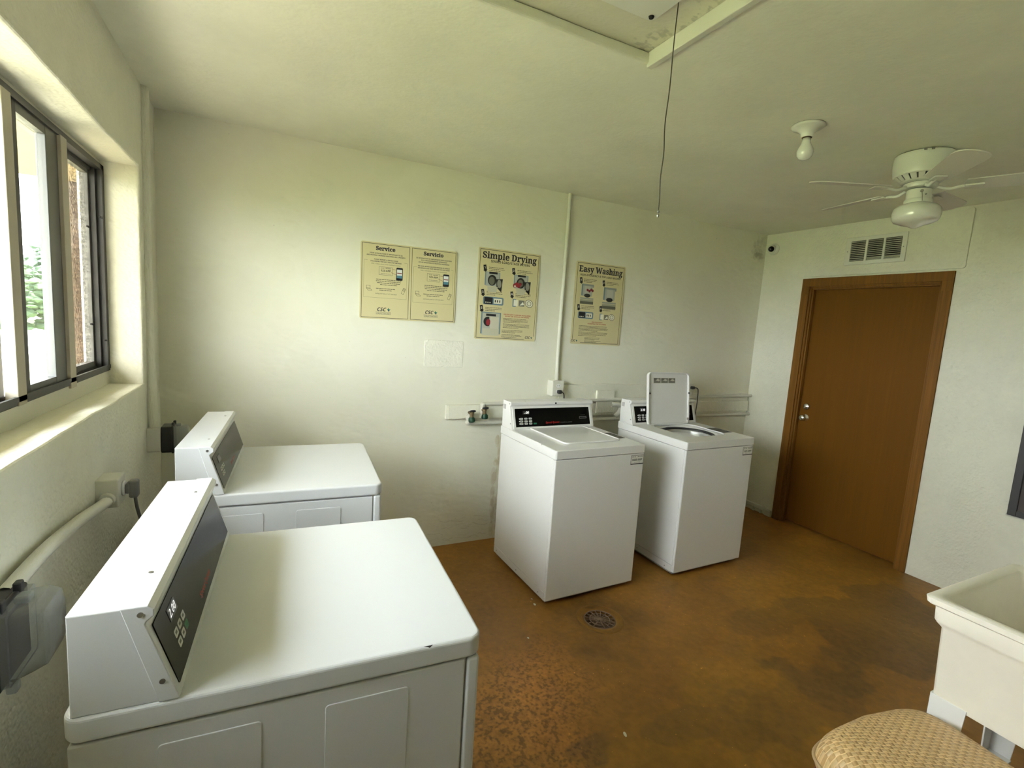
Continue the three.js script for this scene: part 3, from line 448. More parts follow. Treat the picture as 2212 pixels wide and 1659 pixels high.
  if (open) {
    lid.rotation.x = -THREE.MathUtils.degToRad(97);
    const st = mesh('instruction_label', ...plate(0.222, 0.042, 0.0006, 0.002, canvasTex(512, 100, (g, w, h) => { g.fillStyle = '#c9c8bb'; g.fillRect(0, 0, w, h); for (let i = 0; i < 3; i++) { g.fillStyle = '#77766a'; g.fillRect(6 + i * 170, 8, 156, 84); g.fillStyle = '#45443a'; g.fillRect(10 + i * 170, 12, 70, 16); g.fillRect(138 + i * 170, 10, 18, 16); g.fillStyle = '#c4c2b2'; g.beginPath(); g.moveTo(50 + i * 170, 46); g.lineTo(96 + i * 170, 18); g.lineTo(150 + i * 170, 40); g.lineTo(120 + i * 170, 62); g.fill(); } })), lid);
    st.position.set(-0.02, -0.0004, L - 0.062); st.rotation.x = Math.PI / 2; st.rotation.z = 0;
    for (const x of [l0 + 0.014, l1 - 0.006]) mesh('bumper', new THREE.SphereGeometry(0.0075, 12, 8).translate(x, -0.013, L * 0.6), M.blackPlastic, lid);
    mesh('hinge', rbox(l1 - 0.012, l1 - 0.004, -0.016, 0.004, 0.004, 0.045, 0.002), M.screw, lid);
  } else mesh('enamel_chip', slab(new THREE.Shape([[-0.008, 0], [0.002, -0.004], [0.009, 0.001], [0.003, 0.005], [-0.004, 0.003]].map((q) => new THREE.Vector2(...q))), -0.003, 0.0016).translate(-hw + 0.007, 0.913, 0.53), M.dark, top);
  addConsole(t, WW, 'washer', lead, mat);
  const [sg, smt] = plate(0.1, 0.058, 0.0008, 0.002, idTex(id));
  mesh('id_sticker', sg, smt, t, [hw - 0.056, 0.823, WD - 0.0032]);
  mesh('rating_label', box(-hw - 0.0006, -hw + 0.004, 1.035, 1.065, 0.03, 0.055), std({ color: rgb(0.45, 0.43, 0.42), roughness: 0.6 }), t);
  return t;
}
function makeDryer(label, at, turn, lead, chip) {
  const t = thing('clothes_dryer', label, 'dryer', at, turn, 'front-loading dryers along the window wall'), mat = M.enamel, hw = DW / 2;
  for (const sx of [-1, 1]) for (const z of [0.07, DD - 0.08]) mesh('foot', discY(0.02, 0.03, [sx * (hw - 0.06), 0.015, z]), M.blackPlastic, t);
  const body = mesh('cabinet', boxUV(rbox(-hw + 0.005, hw - 0.005, 0.028, 0.8635, 0.008, DD - 0.0365, 0.004)), mat, t);
  mesh('inner_frame', box(-hw + 0.012, hw - 0.012, 0.03, 0.87, 0.02, DD - 0.03), M.steel, t);
  const front = mesh('front_panel', boxUV(rbox(-hw + 0.003, hw - 0.003, 0.03, 0.8655, DD - 0.0335, DD - 0.004, 0.008, 3)), mat, t);
  for (const sx of [-1, 1]) for (const [z0, z1] of [[0.13, 0.29], [0.4, 0.562]]) mesh('embossed_panel', boxUV(extrude(rrShape(z0, z1, 0.12, 0.832, 0.008), 0.0036, 0.0014, 2).applyMatrix4(AXIS).translate(sx * (hw - 0.005) + 0.0018, 0, 0)), mat, body);
  const door = mesh('loading_door', boxUV(extrude(rrShape(-0.23, 0.23, 0.26, 0.72, 0.05), 0.022, 0.006).translate(0, 0, DD - 0.006)), mat, front);
  mesh('door_handle', rbox(0.195, 0.225, 0.44, 0.54, DD + 0.012, DD + 0.022, 0.004), M.greyCord, door);
  mesh('lower_panel', boxUV(extrude(rrShape(-hw + 0.03, hw - 0.03, 0.06, 0.2, 0.006), 0.004, 0.001).translate(0, 0, DD - 0.005)), mat, front);
  const top = mesh('worktop', boxUV(slab(rrShape(-hw, hw, 0, DD, 0.03), 0.868, 0.915, 0.008, 4, 12)), mat, t);
  if (chip) { mesh('enamel_chip', slab(new THREE.Shape([[-0.009, 0], [-0.002, -0.003], [0.01, 0.0], [0.004, 0.004], [-0.005, 0.003]].map((q) => new THREE.Vector2(...q))), -0.002, 0.0012).rotateY(Math.PI / 2).translate(-hw + 0.004, 0.9128, 0.6), M.dark, top); }
  addConsole(t, DW, 'dryer', lead, mat);
  return t;
}
// position of the rear centre, from the fitted rear-left (washers) or rear-far (dryers) corner
const cornerPos = (x, z, a, lx, lz) => [x + Math.cos(a) * lx + Math.sin(a) * lz, 0, z - Math.sin(a) * lx + Math.cos(a) * lz];
makeWasher('white top-loading washer with its lid closed, under the conduit outlet', cornerPos(1.9122, 0.2492, 0.0313, WW / 2, 0), 0.0313, false, 'MBB-KMP', false);
makeWasher('white top-loading washer with its lid standing open, nearest the door', cornerPos(2.8925, 0.2492, 0.0202, WW / 2, 0), 0.0202, true, 'VZS-KMP', true);
makeDryer('white dryer in the foreground, showing 2.00 on its lit display', cornerPos(0.2568, 1.5495, -0.0465, 0, DW / 2), Math.PI / 2 - 0.0465, true, true);
makeDryer('white dryer standing in the corner behind the foreground dryer', cornerPos(0.2536, 0.5104, -0.0509, 0, DW / 2), Math.PI / 2 - 0.0509, null, false);

// ---------------------------------------------------------------- pipes, outlets and taps on the poster wall
{
  const X = 2.463;
  const c = thing('wall_conduit', 'white painted vertical conduit from ceiling to outlet, between the posters', 'conduit', [X, 0, 0.016]);
  mesh('pipe', tube([[0, ROOM_H, 0.002], [0.001, 2.3, 0], [0, 1.9, 0.001], [-0.001, 1.5, 0], [0, 1.2, 0.004]], 0.0135, 40, 12), M.paint, c);
  mesh('coupling', merge([cyl(0.019, 0.019, 0.02, 8).translate(0, 1.203, 0.006), cyl(0.0165, 0.0165, 0.03, 16).translate(0, 1.225, 0.004)]), M.paint, c);
  const b = thing('outlet_box', 'white painted surface outlet box under the vertical conduit', 'outlet', [2.449, 1.135, 0]);
  mesh('box', boxUV(rbox(-0.047, 0.047, -0.058, 0.058, -0.002, 0.07, 0.005)), M.paint, b);
  mesh('cover', boxUV(rbox(-0.047, 0.047, -0.054, 0.06, 0.072, 0.078, 0.003)), M.paint, b);
  mesh('receptacle', merge([extrude(rrShape(-0.017, 0.017, 0.008, 0.036, 0.012), 0.003, 0.001).translate(0, 0, 0.0775), extrude(rrShape(-0.017, 0.017, -0.036, -0.008, 0.012), 0.003, 0.001).translate(0, 0, 0.0775)]), M.legPlastic, b);
  mesh('slot', merge([box(-0.0085, -0.0055, 0.018, 0.029, 0.08, 0.0808), box(0.0045, 0.0075, 0.018, 0.028, 0.08, 0.0808)]), M.greyCord, b);
  const p = thing('power_plug', 'black plug with its cord in the outlet box under the conduit', 'plug', [2.449, 1.113, 0.081]);
  mesh('plug_body', rbox(-0.014, 0.02, -0.014, 0.014, 0, 0.028, 0.008, 3), M.blackPlastic, p);
  mesh('cord', tube([[0.008, 0, 0.022], [0.03, -0.008, 0.028], [0.04, -0.05, 0.025], [0.042, -0.16, 0.022], [0.03, -0.36, 0.03]], 0.004, 30, 8), M.blackPlastic, p);

  const bd = struct('trim_2', null, null, 'painted board casing running low along the wall behind the washers', 'casing');
  mesh('board', boxUV(rbox(1.622, ROOM_W - 0.01, 0.915, 1.012, -0.004, 0.026, 0.004)), M.wall, bd);
  mesh('end_cap', boxUV(rbox(1.606, 1.624, 0.914, 1.012, -0.004, 0.018, 0.004)), M.wall, bd);
  const led = new THREE.Shape(); led.moveTo(2.5, 1.01); for (let i = 0; i <= 24; i++) led.lineTo(2.5 + 1.05 * i / 24, 1.16 + 0.018 * (fbm(i * 0.7, 1, 601, 2) - 0.5)); led.lineTo(3.6, 1.09); led.lineTo(ROOM_W - 0.02, 1.085); led.lineTo(ROOM_W - 0.02, 1.01);
  mesh('plaster_ledge', boxUV(extrude(led, 0.024, 0.008, 3).translate(0, 0, -0.006)), M.wall, bd);
  mesh('junction_plate', boxUV(rbox(2.84, 3.02, 0.93, 1.115, 0.0, 0.032, 0.008)), M.wall, bd);
  mesh('pipe_elbow', tube([[2.98, 1.0, 0.045], [3.03, 1.005, 0.055], [3.07, 0.985, 0.055], [3.06, 0.94, 0.05], [3.02, 0.905, 0.05]], 0.019, 24, 12), M.paint, bd);
  const up = thing('supply_pipe', 'upper white painted water pipe turning down to the right tap', 'pipe', [0, 0, 0]);
  mesh('pipe', tube([[1.862, 0.955, 0.045], [1.86, 1.0, 0.046], [1.868, 1.018, 0.046], [1.9, 1.024, 0.045], [2.4, 1.03, 0.043], [3.4, 1.05, 0.04], [ROOM_W - 0.01, 1.063, 0.04]], 0.0125, 120, 12, 0.2), M.paint, up);
  mesh('elbow', merge([new THREE.SphereGeometry(0.019, 16, 12).translate(1.865, 1.016, 0.046)]), M.paint, up);
  const lo = thing('supply_pipe', 'lower white painted water pipe turning up to the left tap', 'pipe', [0, 0, 0]);
  mesh('pipe', tube([[1.76, 0.95, 0.05], [1.757, 0.91, 0.05], [1.764, 0.893, 0.05], [1.8, 0.889, 0.05], [2.4, 0.888, 0.047], [3.4, 0.887, 0.042], [ROOM_W - 0.01, 0.888, 0.04]], 0.0135, 120, 12, 0.2), M.paint, lo);
  mesh('elbow', merge([new THREE.SphereGeometry(0.02, 16, 12).translate(1.76, 0.893, 0.05), cyl(0.018, 0.018, 0.025, 12).translate(1.759, 0.93, 0.05)]), M.paint, lo);
  const tap = (x, y, lean, label) => {
    const t = thing('hose_tap', label, 'tap', [x, y, 0.05], 0, 'washer supply taps');
    mesh('valve_body', merge([cyl(0.011, 0.011, 0.05, 12).rotateX(Math.PI / 2).translate(0, 0.01, 0.012), cyl(0.014, 0.012, 0.03, 12).translate(0, 0.002, 0.036), new THREE.SphereGeometry(0.016, 14, 10).translate(0, 0.012, 0.034)]), M.brass, t);
    const h = mesh('hand_wheel', merge([new THREE.TorusGeometry(0.017, 0.006, 8, 20).rotateX(1.2).translate(0, 0.03, 0.05), box(-0.016, 0.016, 0.027, 0.033, 0.045, 0.055)]), M.dark, t);
    mesh('hose_coupling', lathe([[0, 0], [0.021, 0], [0.024, 0.008], [0.022, 0.026], [0.013, 0.036], [0.008, 0.04], [0, 0.04]], 12).rotateZ(lean).translate(0.004, -0.047, 0.036), M.green, t);
  };
  tap(1.768, 0.952, 0.15, 'dark tap with green hose coupling, left one of the pair on the wall');
  tap(1.862, 0.972, 0, 'dark tap with green hose coupling, right one of the pair on the wall');
  const p2 = thing('wall_outlet', 'small white wall outlet beside the raised washer lid', 'outlet', [3.84, 1.11, 0.012]);
  mesh('plate', boxUV(rbox(-0.036, 0.036, -0.058, 0.058, 0, 0.02, 0.004)), M.paint, p2);
  mesh('receptacle', merge([extrude(rrShape(-0.015, 0.015, 0.01, 0.036, 0.01), 0.003, 0.001).translate(0, 0, 0.0195), extrude(rrShape(-0.015, 0.015, -0.036, -0.01, 0.01), 0.003, 0.001).translate(0, 0, 0.0195)]), M.legPlastic, p2);
  const pl = thing('power_plug', 'black plug with its cord right of the raised washer lid', 'plug', [3.84, 1.138, 0.034]);
  mesh('plug_body', rbox(-0.016, 0.018, -0.012, 0.014, 0, 0.03, 0.008, 3), M.blackPlastic, pl);
  mesh('cord', tube([[0.01, 0.002, 0.024], [0.034, -0.002, 0.04], [0.045, -0.04, 0.04], [0.046, -0.14, 0.04], [0.02, -0.34, 0.05]], 0.0042, 30, 8), M.blackPlastic, pl);
}
// ---------------------------------------------------------------- fittings on the window wall
{
  const b = thing('outlet_box', 'thickly painted outlet box on the wall under the window', 'outlet', [0, 0.924, 1.076]);
  mesh('box', boxUV(rbox(-0.002, 0.063, -0.05, 0.05, -0.047, 0.047, 0.006)), M.paint, b);
  mesh('receptacle', lathe([[0, 0], [0.026, 0], [0.026, 0.006], [0.022, 0.009], [0, 0.009]], 20).rotateZ(-Math.PI / 2).translate(0.063, 0.002, -0.008), M.legPlastic, b);
  mesh('hub', merge([cyl(0.024, 0.022, 0.02, 14).rotateX(Math.PI / 2).translate(0.032, -0.018, 0.055)]), M.paint, b);
  const c = thing('wall_conduit', 'thick painted conduit running along the wall below the window', 'conduit', [0, 0, 0]);
  mesh('pipe', tube([[0.033, 0.9, 1.125], [0.034, 0.912, 1.2], [0.03, 0.938, 1.4], [0.028, 0.956, 1.62], [0.03, 0.958, 1.845]], 0.0175, 40, 12), M.paint, c);
  const p = thing('power_plug', 'grey angled plug in the outlet box under the window', 'plug', [0.073, 0.926, 1.066]);
  mesh('plug_body', merge([rbox(0, 0.012, -0.018, 0.018, -0.02, 0.02, 0.005), rbox(0.008, 0.036, -0.036, 0.028, -0.017, 0.017, 0.008, 3)]), M.greyCord, p);
  mesh('cord', tube([[0.024, -0.03, 0], [0.028, -0.08, -0.006], [0.045, -0.2, -0.02], [0.06, -0.42, -0.02], [0.1, -0.8, 0]], 0.0055, 30, 8), M.greyCord, p);

  const smoky = phy({ color: rgb(0.7, 0.73, 0.75), roughness: 0.2, transmission: 0.85, thickness: 0, ior: 1.49, side: THREE.DoubleSide });
  const cover = (name, label, at, s) => {
    const t = thing(name, label, 'outlet cover', at);
    mesh('back_box', rbox(0, 0.052, -0.076, 0.076, -0.066, 0.066, 0.006), M.blackPlastic, t);
    mesh('gasket_frame', merge([rbox(0.05, 0.062, -0.082, 0.08, -0.072, 0.072, 0.006), rbox(0.05, 0.064, 0.07, 0.096, -0.05, -0.03, 0.004), rbox(0.05, 0.064, 0.07, 0.096, 0.03, 0.05, 0.004)]), M.blackPlastic, t);
    const loops = [[0.062, 0.076, 0.068, 0.006], [0.074, 0.076, 0.068, 0.008], [0.0745, 0.07, 0.061, 0.01], [0.105, 0.067, 0.057, 0.012], [0.124, 0.06, 0.052, 0.014], [0.13, 0.046, 0.044, 0.02]].map(([x, hy, hz, r]) => rrLoop(0, 0, hy, hz, r, 0, 5).map(([a, , z]) => [x, a + (x > 0.1 ? 0.008 : 0), z]));
    mesh('clear_cover', loft(loops, false, true, 0.5), smoky, t);
    mesh('latch', rbox(0.066, 0.09, 0.068, 0.084, -0.018, 0.012, 0.004), smoky, t); mesh('latch', rbox(0.062, 0.08, -0.096, -0.074, 0.034, 0.056, 0.005), smoky, t);
    return t;
  };
  cover('weatherproof_outlet', 'smoky clear weatherproof outlet cover beside the foreground dryer console', [0.0, 0.895, 1.896], 1);
  const k = cover('weatherproof_outlet', 'black weatherproof outlet cover in the corner behind the far dryer', [0.056, 0.922, 0.3], 1); k.scale.set(0.85, 0.85, 0.62);
  const cb = thing('outlet_box', 'white painted outlet box in the corner at the foot of the pipe', 'outlet', [0, 0.921, 0.3]);
  mesh('box', boxUV(rbox(-0.002, 0.055, -0.058, 0.058, -0.045, 0.045, 0.006)), M.paint, cb);
  const cc = thing('wall_conduit', 'plastered-over vertical pipe in the corner left of the posters', 'conduit', [0, 0, 0.268]);
  mesh('pipe', tube([[0.004, ROOM_H, -0.005], [0.005, 2.2, 0], [0.004, 1.8, 0.002], [0.006, 1.4, 0], [0.016, 1.1, 0.02], [0.024, 0.978, 0.03]], 0.024, 50, 14), M.wall, cc);
  const cd = tag(mesh('appliance_cable', tube([[0.11, 0.86, 0.3], [0.13, 0.8, 0.31], [0.14, 0.6, 0.36], [0.16, 0.3, 0.45]], 0.008, 30, 8), M.greyCord), 'dark dryer cord hanging from the corner outlet', 'cord');
}
// ---------------------------------------------------------------- ceiling fittings
{
  const v = thing('ceiling_vent', 'white vent cover screwed up inside the ceiling recess', 'vent', [1.335, ROOM_H + 0.042, 2.075]);
  const s = rrShape(-0.285, 0.285, -0.275, 0.275, 0.02); for (let i = 0; i < 9; i++) { const z = -0.17 + i * 0.042; s.holes.push(rrShape(-0.2, 0.2, z, z + 0.014, 0.005, THREE.Path)); }
  mesh('cover', slab(s, -0.014, -0.002, 0.003), M.fanWhite, v);
  mesh('filter', box(-0.25, 0.25, -0.004, -0.0005, -0.24, 0.24), std({ color: rgb(0.3, 0.27, 0.1), roughness: 0.9 }), v);
  for (const sx of [-1, 1]) for (const sz of [-1, 1]) mesh('screw', lathe([[0, -0.022], [0.007, -0.02], [0.009, -0.014], [0, -0.013]], 12).translate(sx * 0.262, 0, sz * 0.252), M.dark, v);
  const w = thing('pull_cord', 'thin dark pull cord hanging from the ceiling recess', 'cord', [1.624, ROOM_H + 0.042, 1.911]);
  mesh('cord', tube([[0, 0, 0], [-0.003, -0.12, 0], [-0.004, -0.25, 0.002], [-0.008, -0.36, 0.001], [-0.001, -0.44, 0], [-0.006, -0.52, 0.002], [0, -0.58, 0], [0, -0.616, 0]], 0.0017, 90, 6), std({ color: rgb(0.07, 0.065, 0.05), roughness: 0.8 }), w);
  mesh('bead', merge([new THREE.SphereGeometry(0.0048, 10, 8).translate(0, -0.619, 0), new THREE.SphereGeometry(0.0055, 10, 8).scale(0.8, 1.3, 0.8).translate(0, -0.631, 0)]), M.screw, w);

  const l = thing('bulb_holder', 'white porcelain ceiling lampholder next to the fan', 'lamp', [2.665, ROOM_H, 1.645]);
  mesh('base', lathe([[0, 0], [0.066, 0], [0.068, -0.006], [0.062, -0.013], [0.045, -0.018], [0.027, -0.034], [0.024, -0.05], [0.022, -0.052], [0, -0.052]], 36), M.fanWhite, l);
  mesh('socket', lathe([[0, -0.052], [0.0205, -0.052], [0.0185, -0.056], [0, -0.056]], 24), M.brass, l);
  const bulb = mesh('bulb', lathe([[0, -0.056], [0.0175, -0.056], [0.018, -0.07], [0.021, -0.08], [0.031, -0.1], [0.034, -0.114], [0.0315, -0.13], [0.021, -0.143], [0.008, -0.148], [0, -0.1485]], 32), M.opal, l);
  bulb.userData.label = 'unlit white light bulb';

  const f = thing('ceiling_fan', 'white five-blade ceiling fan with a round schoolhouse glass light', 'ceiling fan', [3.42, ROOM_H, 1.75]);
  const vanes = []; for (let i = 0; i < 20; i++) vanes.push(new THREE.LatheGeometry([[0.111, -0.1075], [0.088, -0.1285], [0.086, -0.1265], [0.109, -0.1055]].map((q) => new THREE.Vector2(...q)), 3, i / 20 * 6.2832, 6.2832 / 20 - 0.075));
  const hs = mesh('motor_housing', merge([lathe([[0.06, -0.004], [0.118, -0.004], [0.122, -0.008], [0.124, -0.028], [0.123, -0.07], [0.118, -0.1], [0.115, -0.104], [0.111, -0.1075], [0.109, -0.1055], [0.112, -0.1]], 56), lathe([[0.086, -0.1265], [0.088, -0.1285], [0.082, -0.134], [0.06, -0.138], [0.05, -0.136]], 56), ...vanes]), M.fanWhite, f);
  mesh('ceiling_plate', lathe([[0, 0], [0.1, 0], [0.1, -0.005], [0, -0.005]], 40), M.steel, f);
  mesh('motor', lathe([[0, -0.03], [0.06, -0.03], [0.062, -0.12], [0, -0.13]], 32), M.steel, f);
  for (const a of [-1.13, -0.9]) mesh('clip', box(-0.006, 0.006, -0.014, -0.005, 0.119, 0.1245).rotateY(a), M.screw, hs);
  mesh('rotor', lathe([[0, -0.139], [0.068, -0.139], [0.07, -0.142], [0.07, -0.158], [0.064, -0.162], [0, -0.162]], 40), M.fanWhite, f);
  mesh('rotor_neck', lathe([[0, -0.162], [0.036, -0.162], [0.036, -0.168], [0, -0.168]], 32), M.steel, f);
  mesh('switch_housing', lathe([[0, -0.168], [0.05, -0.168], [0.052, -0.172], [0.052, -0.212], [0.05, -0.215], [0.057, -0.217], [0.059, -0.236], [0.054, -0.24], [0, -0.24]], 40), M.fanWhite, f);
  for (const [a, y, r] of [[-0.95, -0.184, 0.007], [-0.6, -0.2, 0.0035]]) mesh('knob', discZ(r, 0.006, [0, y, 0.053]).rotateY(a), M.screw, f);
  mesh('pull_chain', tube([[-0.043, -0.184, 0.031], [-0.05, -0.205, 0.038], [-0.066, -0.238, 0.05]], 0.0013, 14, 6), M.screw, f);
  mesh('glass_globe', lathe([[0.052, -0.232], [0.066, -0.238], [0.085, -0.247], [0.098, -0.262], [0.101, -0.285], [0.097, -0.308], [0.088, -0.322], [0.062, -0.333], [0.032, -0.342], [0.012, -0.352], [0, -0.354]], 56), M.opal, f);
  const bs = new THREE.Shape(); bs.moveTo(0.17, -0.05); bs.lineTo(0.46, -0.066); bs.quadraticCurveTo(0.53, -0.066, 0.535, 0); bs.quadraticCurveTo(0.53, 0.066, 0.46, 0.066); bs.lineTo(0.17, 0.05); bs.quadraticCurveTo(0.15, 0, 0.17, -0.05);
  const bladeG = boxUV(extrude(bs, 0.005, 0.0012, 2).rotateX(Math.PI / 2).rotateX(-0.2).translate(0, -0.156, 0)), ironG = merge([tube([[0.055, -0.152, 0], [0.085, -0.166, 0], [0.115, -0.174, 0.003], [0.15, -0.168, 0.003], [0.19, -0.166, 0.003]], 0.0075, 20, 8), rbox(0.165, 0.235, -0.172, -0.164, -0.022, 0.028, 0.004)]);
  for (let i = 0; i < 5; i++) { const a = THREE.MathUtils.degToRad(-152 + 72 * i); const b = mesh('blade', bladeG, M.bladeWhite, f); b.rotation.y = -a; mesh('blade_iron', ironG, M.fanWhite, b); }
}
// ---------------------------------------------------------------- door wall: panel, vent grille, camera, framed panel, stub
{
  const X = ROOM_W;
  const ps = rrShape(0.41, 1.5, 2.145, 2.535, 0.018); ps.holes.push(rrShape(0.758, 1.12, 2.238, 2.406, 0.001, THREE.Path));
  const pn = tag(mesh('wall_sheet', boxUV(extrude(ps, 0.012, 0.003).applyMatrix4(AXIS).translate(X + 0.001, 0, 0)), M.wall), 'painted plywood sheet covering the wall above the door', 'panel');
  const v = thing('vent_grille', 'white wall vent with three louvred openings above the door', 'vent', [X - 0.011, 2.322, 0.936]);
  const fs = rrShape(-0.21, 0.21, -0.105, 0.105, 0.006), cols = [[-0.172, -0.066], [-0.05, 0.056], [0.072, 0.178]];
  for (const [a, b] of cols) fs.holes.push(rrShape(a, b, -0.076, 0.076, 0.003, THREE.Path));
  const fr = mesh('frame', boxUV(extrude(fs, 0.012, 0.003).applyMatrix4(AXIS)), M.fanWhite, v);
  const sg = box(-0.004, 0.004, -0.0011, 0.0011, -0.053, 0.053).rotateZ(-0.35);
  for (const [a, b] of cols) for (let i = 0; i < 11; i++) { const s = mesh('slat', sg, M.fanWhite, fr); s.position.set(-0.0055, -0.069 + i * 0.0138, (a + b) / 2); }
  for (const z of [-0.192, 0.192]) mesh('screw', discX(0.004, 0.003, [-0.012, 0, z]), M.screw, v);

  const c = thing('security_camera', 'small white security camera with a black lens high in the corner', 'camera', [X - 0.008, 2.412, 0.085]);
  mesh('base', lathe([[0, 0], [0.05, 0], [0.052, 0.006], [0.044, 0.022], [0.03, 0.03], [0, 0.03]], 32).rotateZ(Math.PI / 2).translate(0.008, 0, 0), M.fanWhite, c);
  const dir = new THREE.Vector3(0.5242 - X, 1.3 - 2.41, 2.6).normalize(), q = new THREE.Quaternion().setFromUnitVectors(new THREE.Vector3(0, 0, 1), dir);
  const ball = mesh('ball', new THREE.SphereGeometry(0.036, 28, 20), M.fanWhite, c, [-0.04, -0.002, 0.006]);
  mesh('lens', lathe([[0, 0.039], [0.018, 0.037], [0.024, 0.031], [0.025, 0.025], [0, 0.025]], 28).rotateX(Math.PI / 2).applyQuaternion(q), phy({ color: rgb(0.006, 0.006, 0.007), roughness: 0.12 }), ball);

  const m = thing('framed_panel', 'dark metal-framed glass panel on the wall above the sink, cut by the picture edge', 'frame', [X, 1.05, 2.24]);
  const bar = (a, b, y0, y1) => mesh('frame_bar', rbox(-0.03, 0.0, y0, y1, a, b, 0.003), M.aluDark, m);
  bar(-0.318, -0.278, -0.425, 0.425); bar(0.278, 0.318, -0.425, 0.425); bar(-0.278, 0.278, -0.425, -0.388); bar(-0.278, 0.278, 0.388, 0.425);
  mesh('pane', box(-0.016, -0.006, -0.39, 0.39, -0.28, 0.28), phy({ color: rgb(0.16, 0.15, 0.15), roughness: 0.12, metalness: 0.35 }), m);
  mesh('caulk', rbox(-0.008, 0.0, -0.437, -0.423, -0.33, 0.33, 0.003), M.paint, m);
  tag(mesh('pipe_stub', merge([rbox(X - 0.022, X, 0, 0.05, 0.2, 0.225, 0.006), rbox(X - 0.022, X, 0, 0.035, 0.28, 0.3, 0.006), rbox(X - 0.02, X, 0.03, 0.075, 0.06, 0.33, 0.01), rbox(X - 0.024, X, 0, 0.06, 0.33, 0.395, 0.008)]), M.paint), 'lumpy white painted bracket at the wall foot left of the door', 'bracket');
}
// ---------------------------------------------------------------- floor drain and chips
{
  const d = thing('floor_drain', 'round brown grated drain in the floor before the closed washer', 'drain', [2.175, 0, 1.135]);
  const iron = std({ color: rgb(0.24, 0.16, 0.11), roughness: 0.55, metalness: 0.3 });
  mesh('rim', lathe([[0.088, -0.012], [0.09, -0.001], [0.104, 0.002], [0.128, 0.003], [0.134, 0.0005], [0.134, -0.004], [0.1, -0.03], [0.088, -0.03], [0.088, -0.012]], 48), std({ map: floorMap, color: rgb(0.75, 0.75, 0.72), roughness: 0.6 }), d);
  const parts = [0.028, 0.056, 0.085].map((r, i) => new THREE.TorusGeometry(r, 0.0032, 6, 40).rotateX(Math.PI / 2)); parts.push(discY(0.013, 0.006, [0, 0, 0]));
  for (let i = 0; i < 16; i++) { const a = i / 16 * Math.PI * 2 + 0.1; if (i === 10) continue; parts.push(box(0.01, 0.085, -0.003, 0.0028, -0.0024, 0.0024).rotateY(a)); }
  mesh('grate', merge(parts).translate(0, -0.004, 0), iron, d);
  mesh('drain_body', lathe([[0, -0.24], [0.03, -0.24], [0.032, -0.14], [0.07, -0.11], [0.088, -0.03], [0.1, -0.02]], 32), iron, d);
  const chipM = std({ color: rgb(0.75, 0.73, 0.66), roughness: 0.7 });
  const L = ['largest white paint chip on the floor, by the closed washer corner', 'tiny white paint chip on the floor, between near dryer and closed washer', 'white paint chip on the floor, between near dryer and drain', 'pale scrape of flaked paint on the bare floor in front'];
  [[1.898, 0.886, 0.011], [1.91, 0.83, 0.006], [1.72, 1.14, 0.007], [1.80, 1.815, 0.009]].forEach(([x, z, s], i) => { const p = []; for (let k = 0; k < 7; k++) { const a = k / 7 * 6.283, r = s * rr(0.5, 1.1); p.push(new THREE.Vector2(Math.cos(a) * r * 1.4, Math.sin(a) * r * 0.8)); } tag(mesh('paint_chip', slab(new THREE.Shape(p), 0, 0.0018).rotateY(rr(0, 3)).translate(x, 0, z), chipM), L[i], 'paint chip', 'paint chips on the floor'); });
}
// ---------------------------------------------------------------- laundry sink
{
  const t = thing('laundry_tub', 'cream plastic laundry tub sink on legs at the right', 'sink', [2.5775, 0, 2.785]);
  const hx = 0.2955, hz = 0.298;
  const P = [[0, 0.852], [0.002, 0.868], [-0.004, 0.872], [-0.02, 0.872], [-0.034, 0.868], [-0.042, 0.85], [-0.05, 0.8], [-0.075, 0.6], [-0.11, 0.578]];       // rim and basin inside
  const O = [[-0.11, 0.556], [-0.05, 0.556], [-0.042, 0.559], [-0.04, 0.57], [-0.034, 0.778], [-0.022, 0.792], [-0.018, 0.8], [-0.016, 0.845], [-0.004, 0.848], [0, 0.852]];
  const loopsIn = P.map(([i, y]) => rrLoop(0, 0, hx + i, hz + i, 0.02 - i * 0.3, y, 6));
  const loopsOut = O.map(([i, y]) => rrLoop(0, 0, hx + i, hz + i, i < -0.03 ? 0.014 : 0.02, y, 6));
  const tub = mesh('basin', mergeGeometries([loft(loopsIn, false, true, 0.9), loft(loopsOut, true, false, 0.9)]), M.tubPlastic, t);
  mesh('sink_drain', lathe([[0, 0.002], [0.03, 0.002], [0.036, 0.004], [0.04, 0]], 24).translate(0, 0.579, 0), M.chrome, tub);
  for (const sx of [-1, 1]) for (const sz of [-1, 1]) {
    const ax = sx * 0.25, az = sz * 0.25, g = [];
    const pl = (k) => extrude(new THREE.Shape([[0, 0], [k * 0.045, 0], [k * 0.085, 0.57], [0, 0.57]].map((q) => new THREE.Vector2(...q))), 0.005, 0.001).translate(0, 0, -0.0025);
    g.push(pl(-sx), pl(-sz).applyMatrix4(AXIS));
    for (const y of [0.2, 0.47]) g.push(box(-0.03, 0.03, -0.003, 0.003, -0.03, 0.03).translate(-sx * 0.032, y, -sz * 0.032));
    mesh('leg', merge(g).translate(sx * 0.256, 0, sz * 0.258), M.legPlastic, t).position.y = 0;
  }
  mesh('trap', merge([tube([[0, 0.545, 0], [0, 0.42, 0], [0.02, 0.37, 0], [0.07, 0.36, 0.02], [0.1, 0.4, 0.05], [0.12, 0.44, 0.12], [0.12, 0.45, 0.28]], 0.02, 40, 12)]), M.legPlastic, t);
}
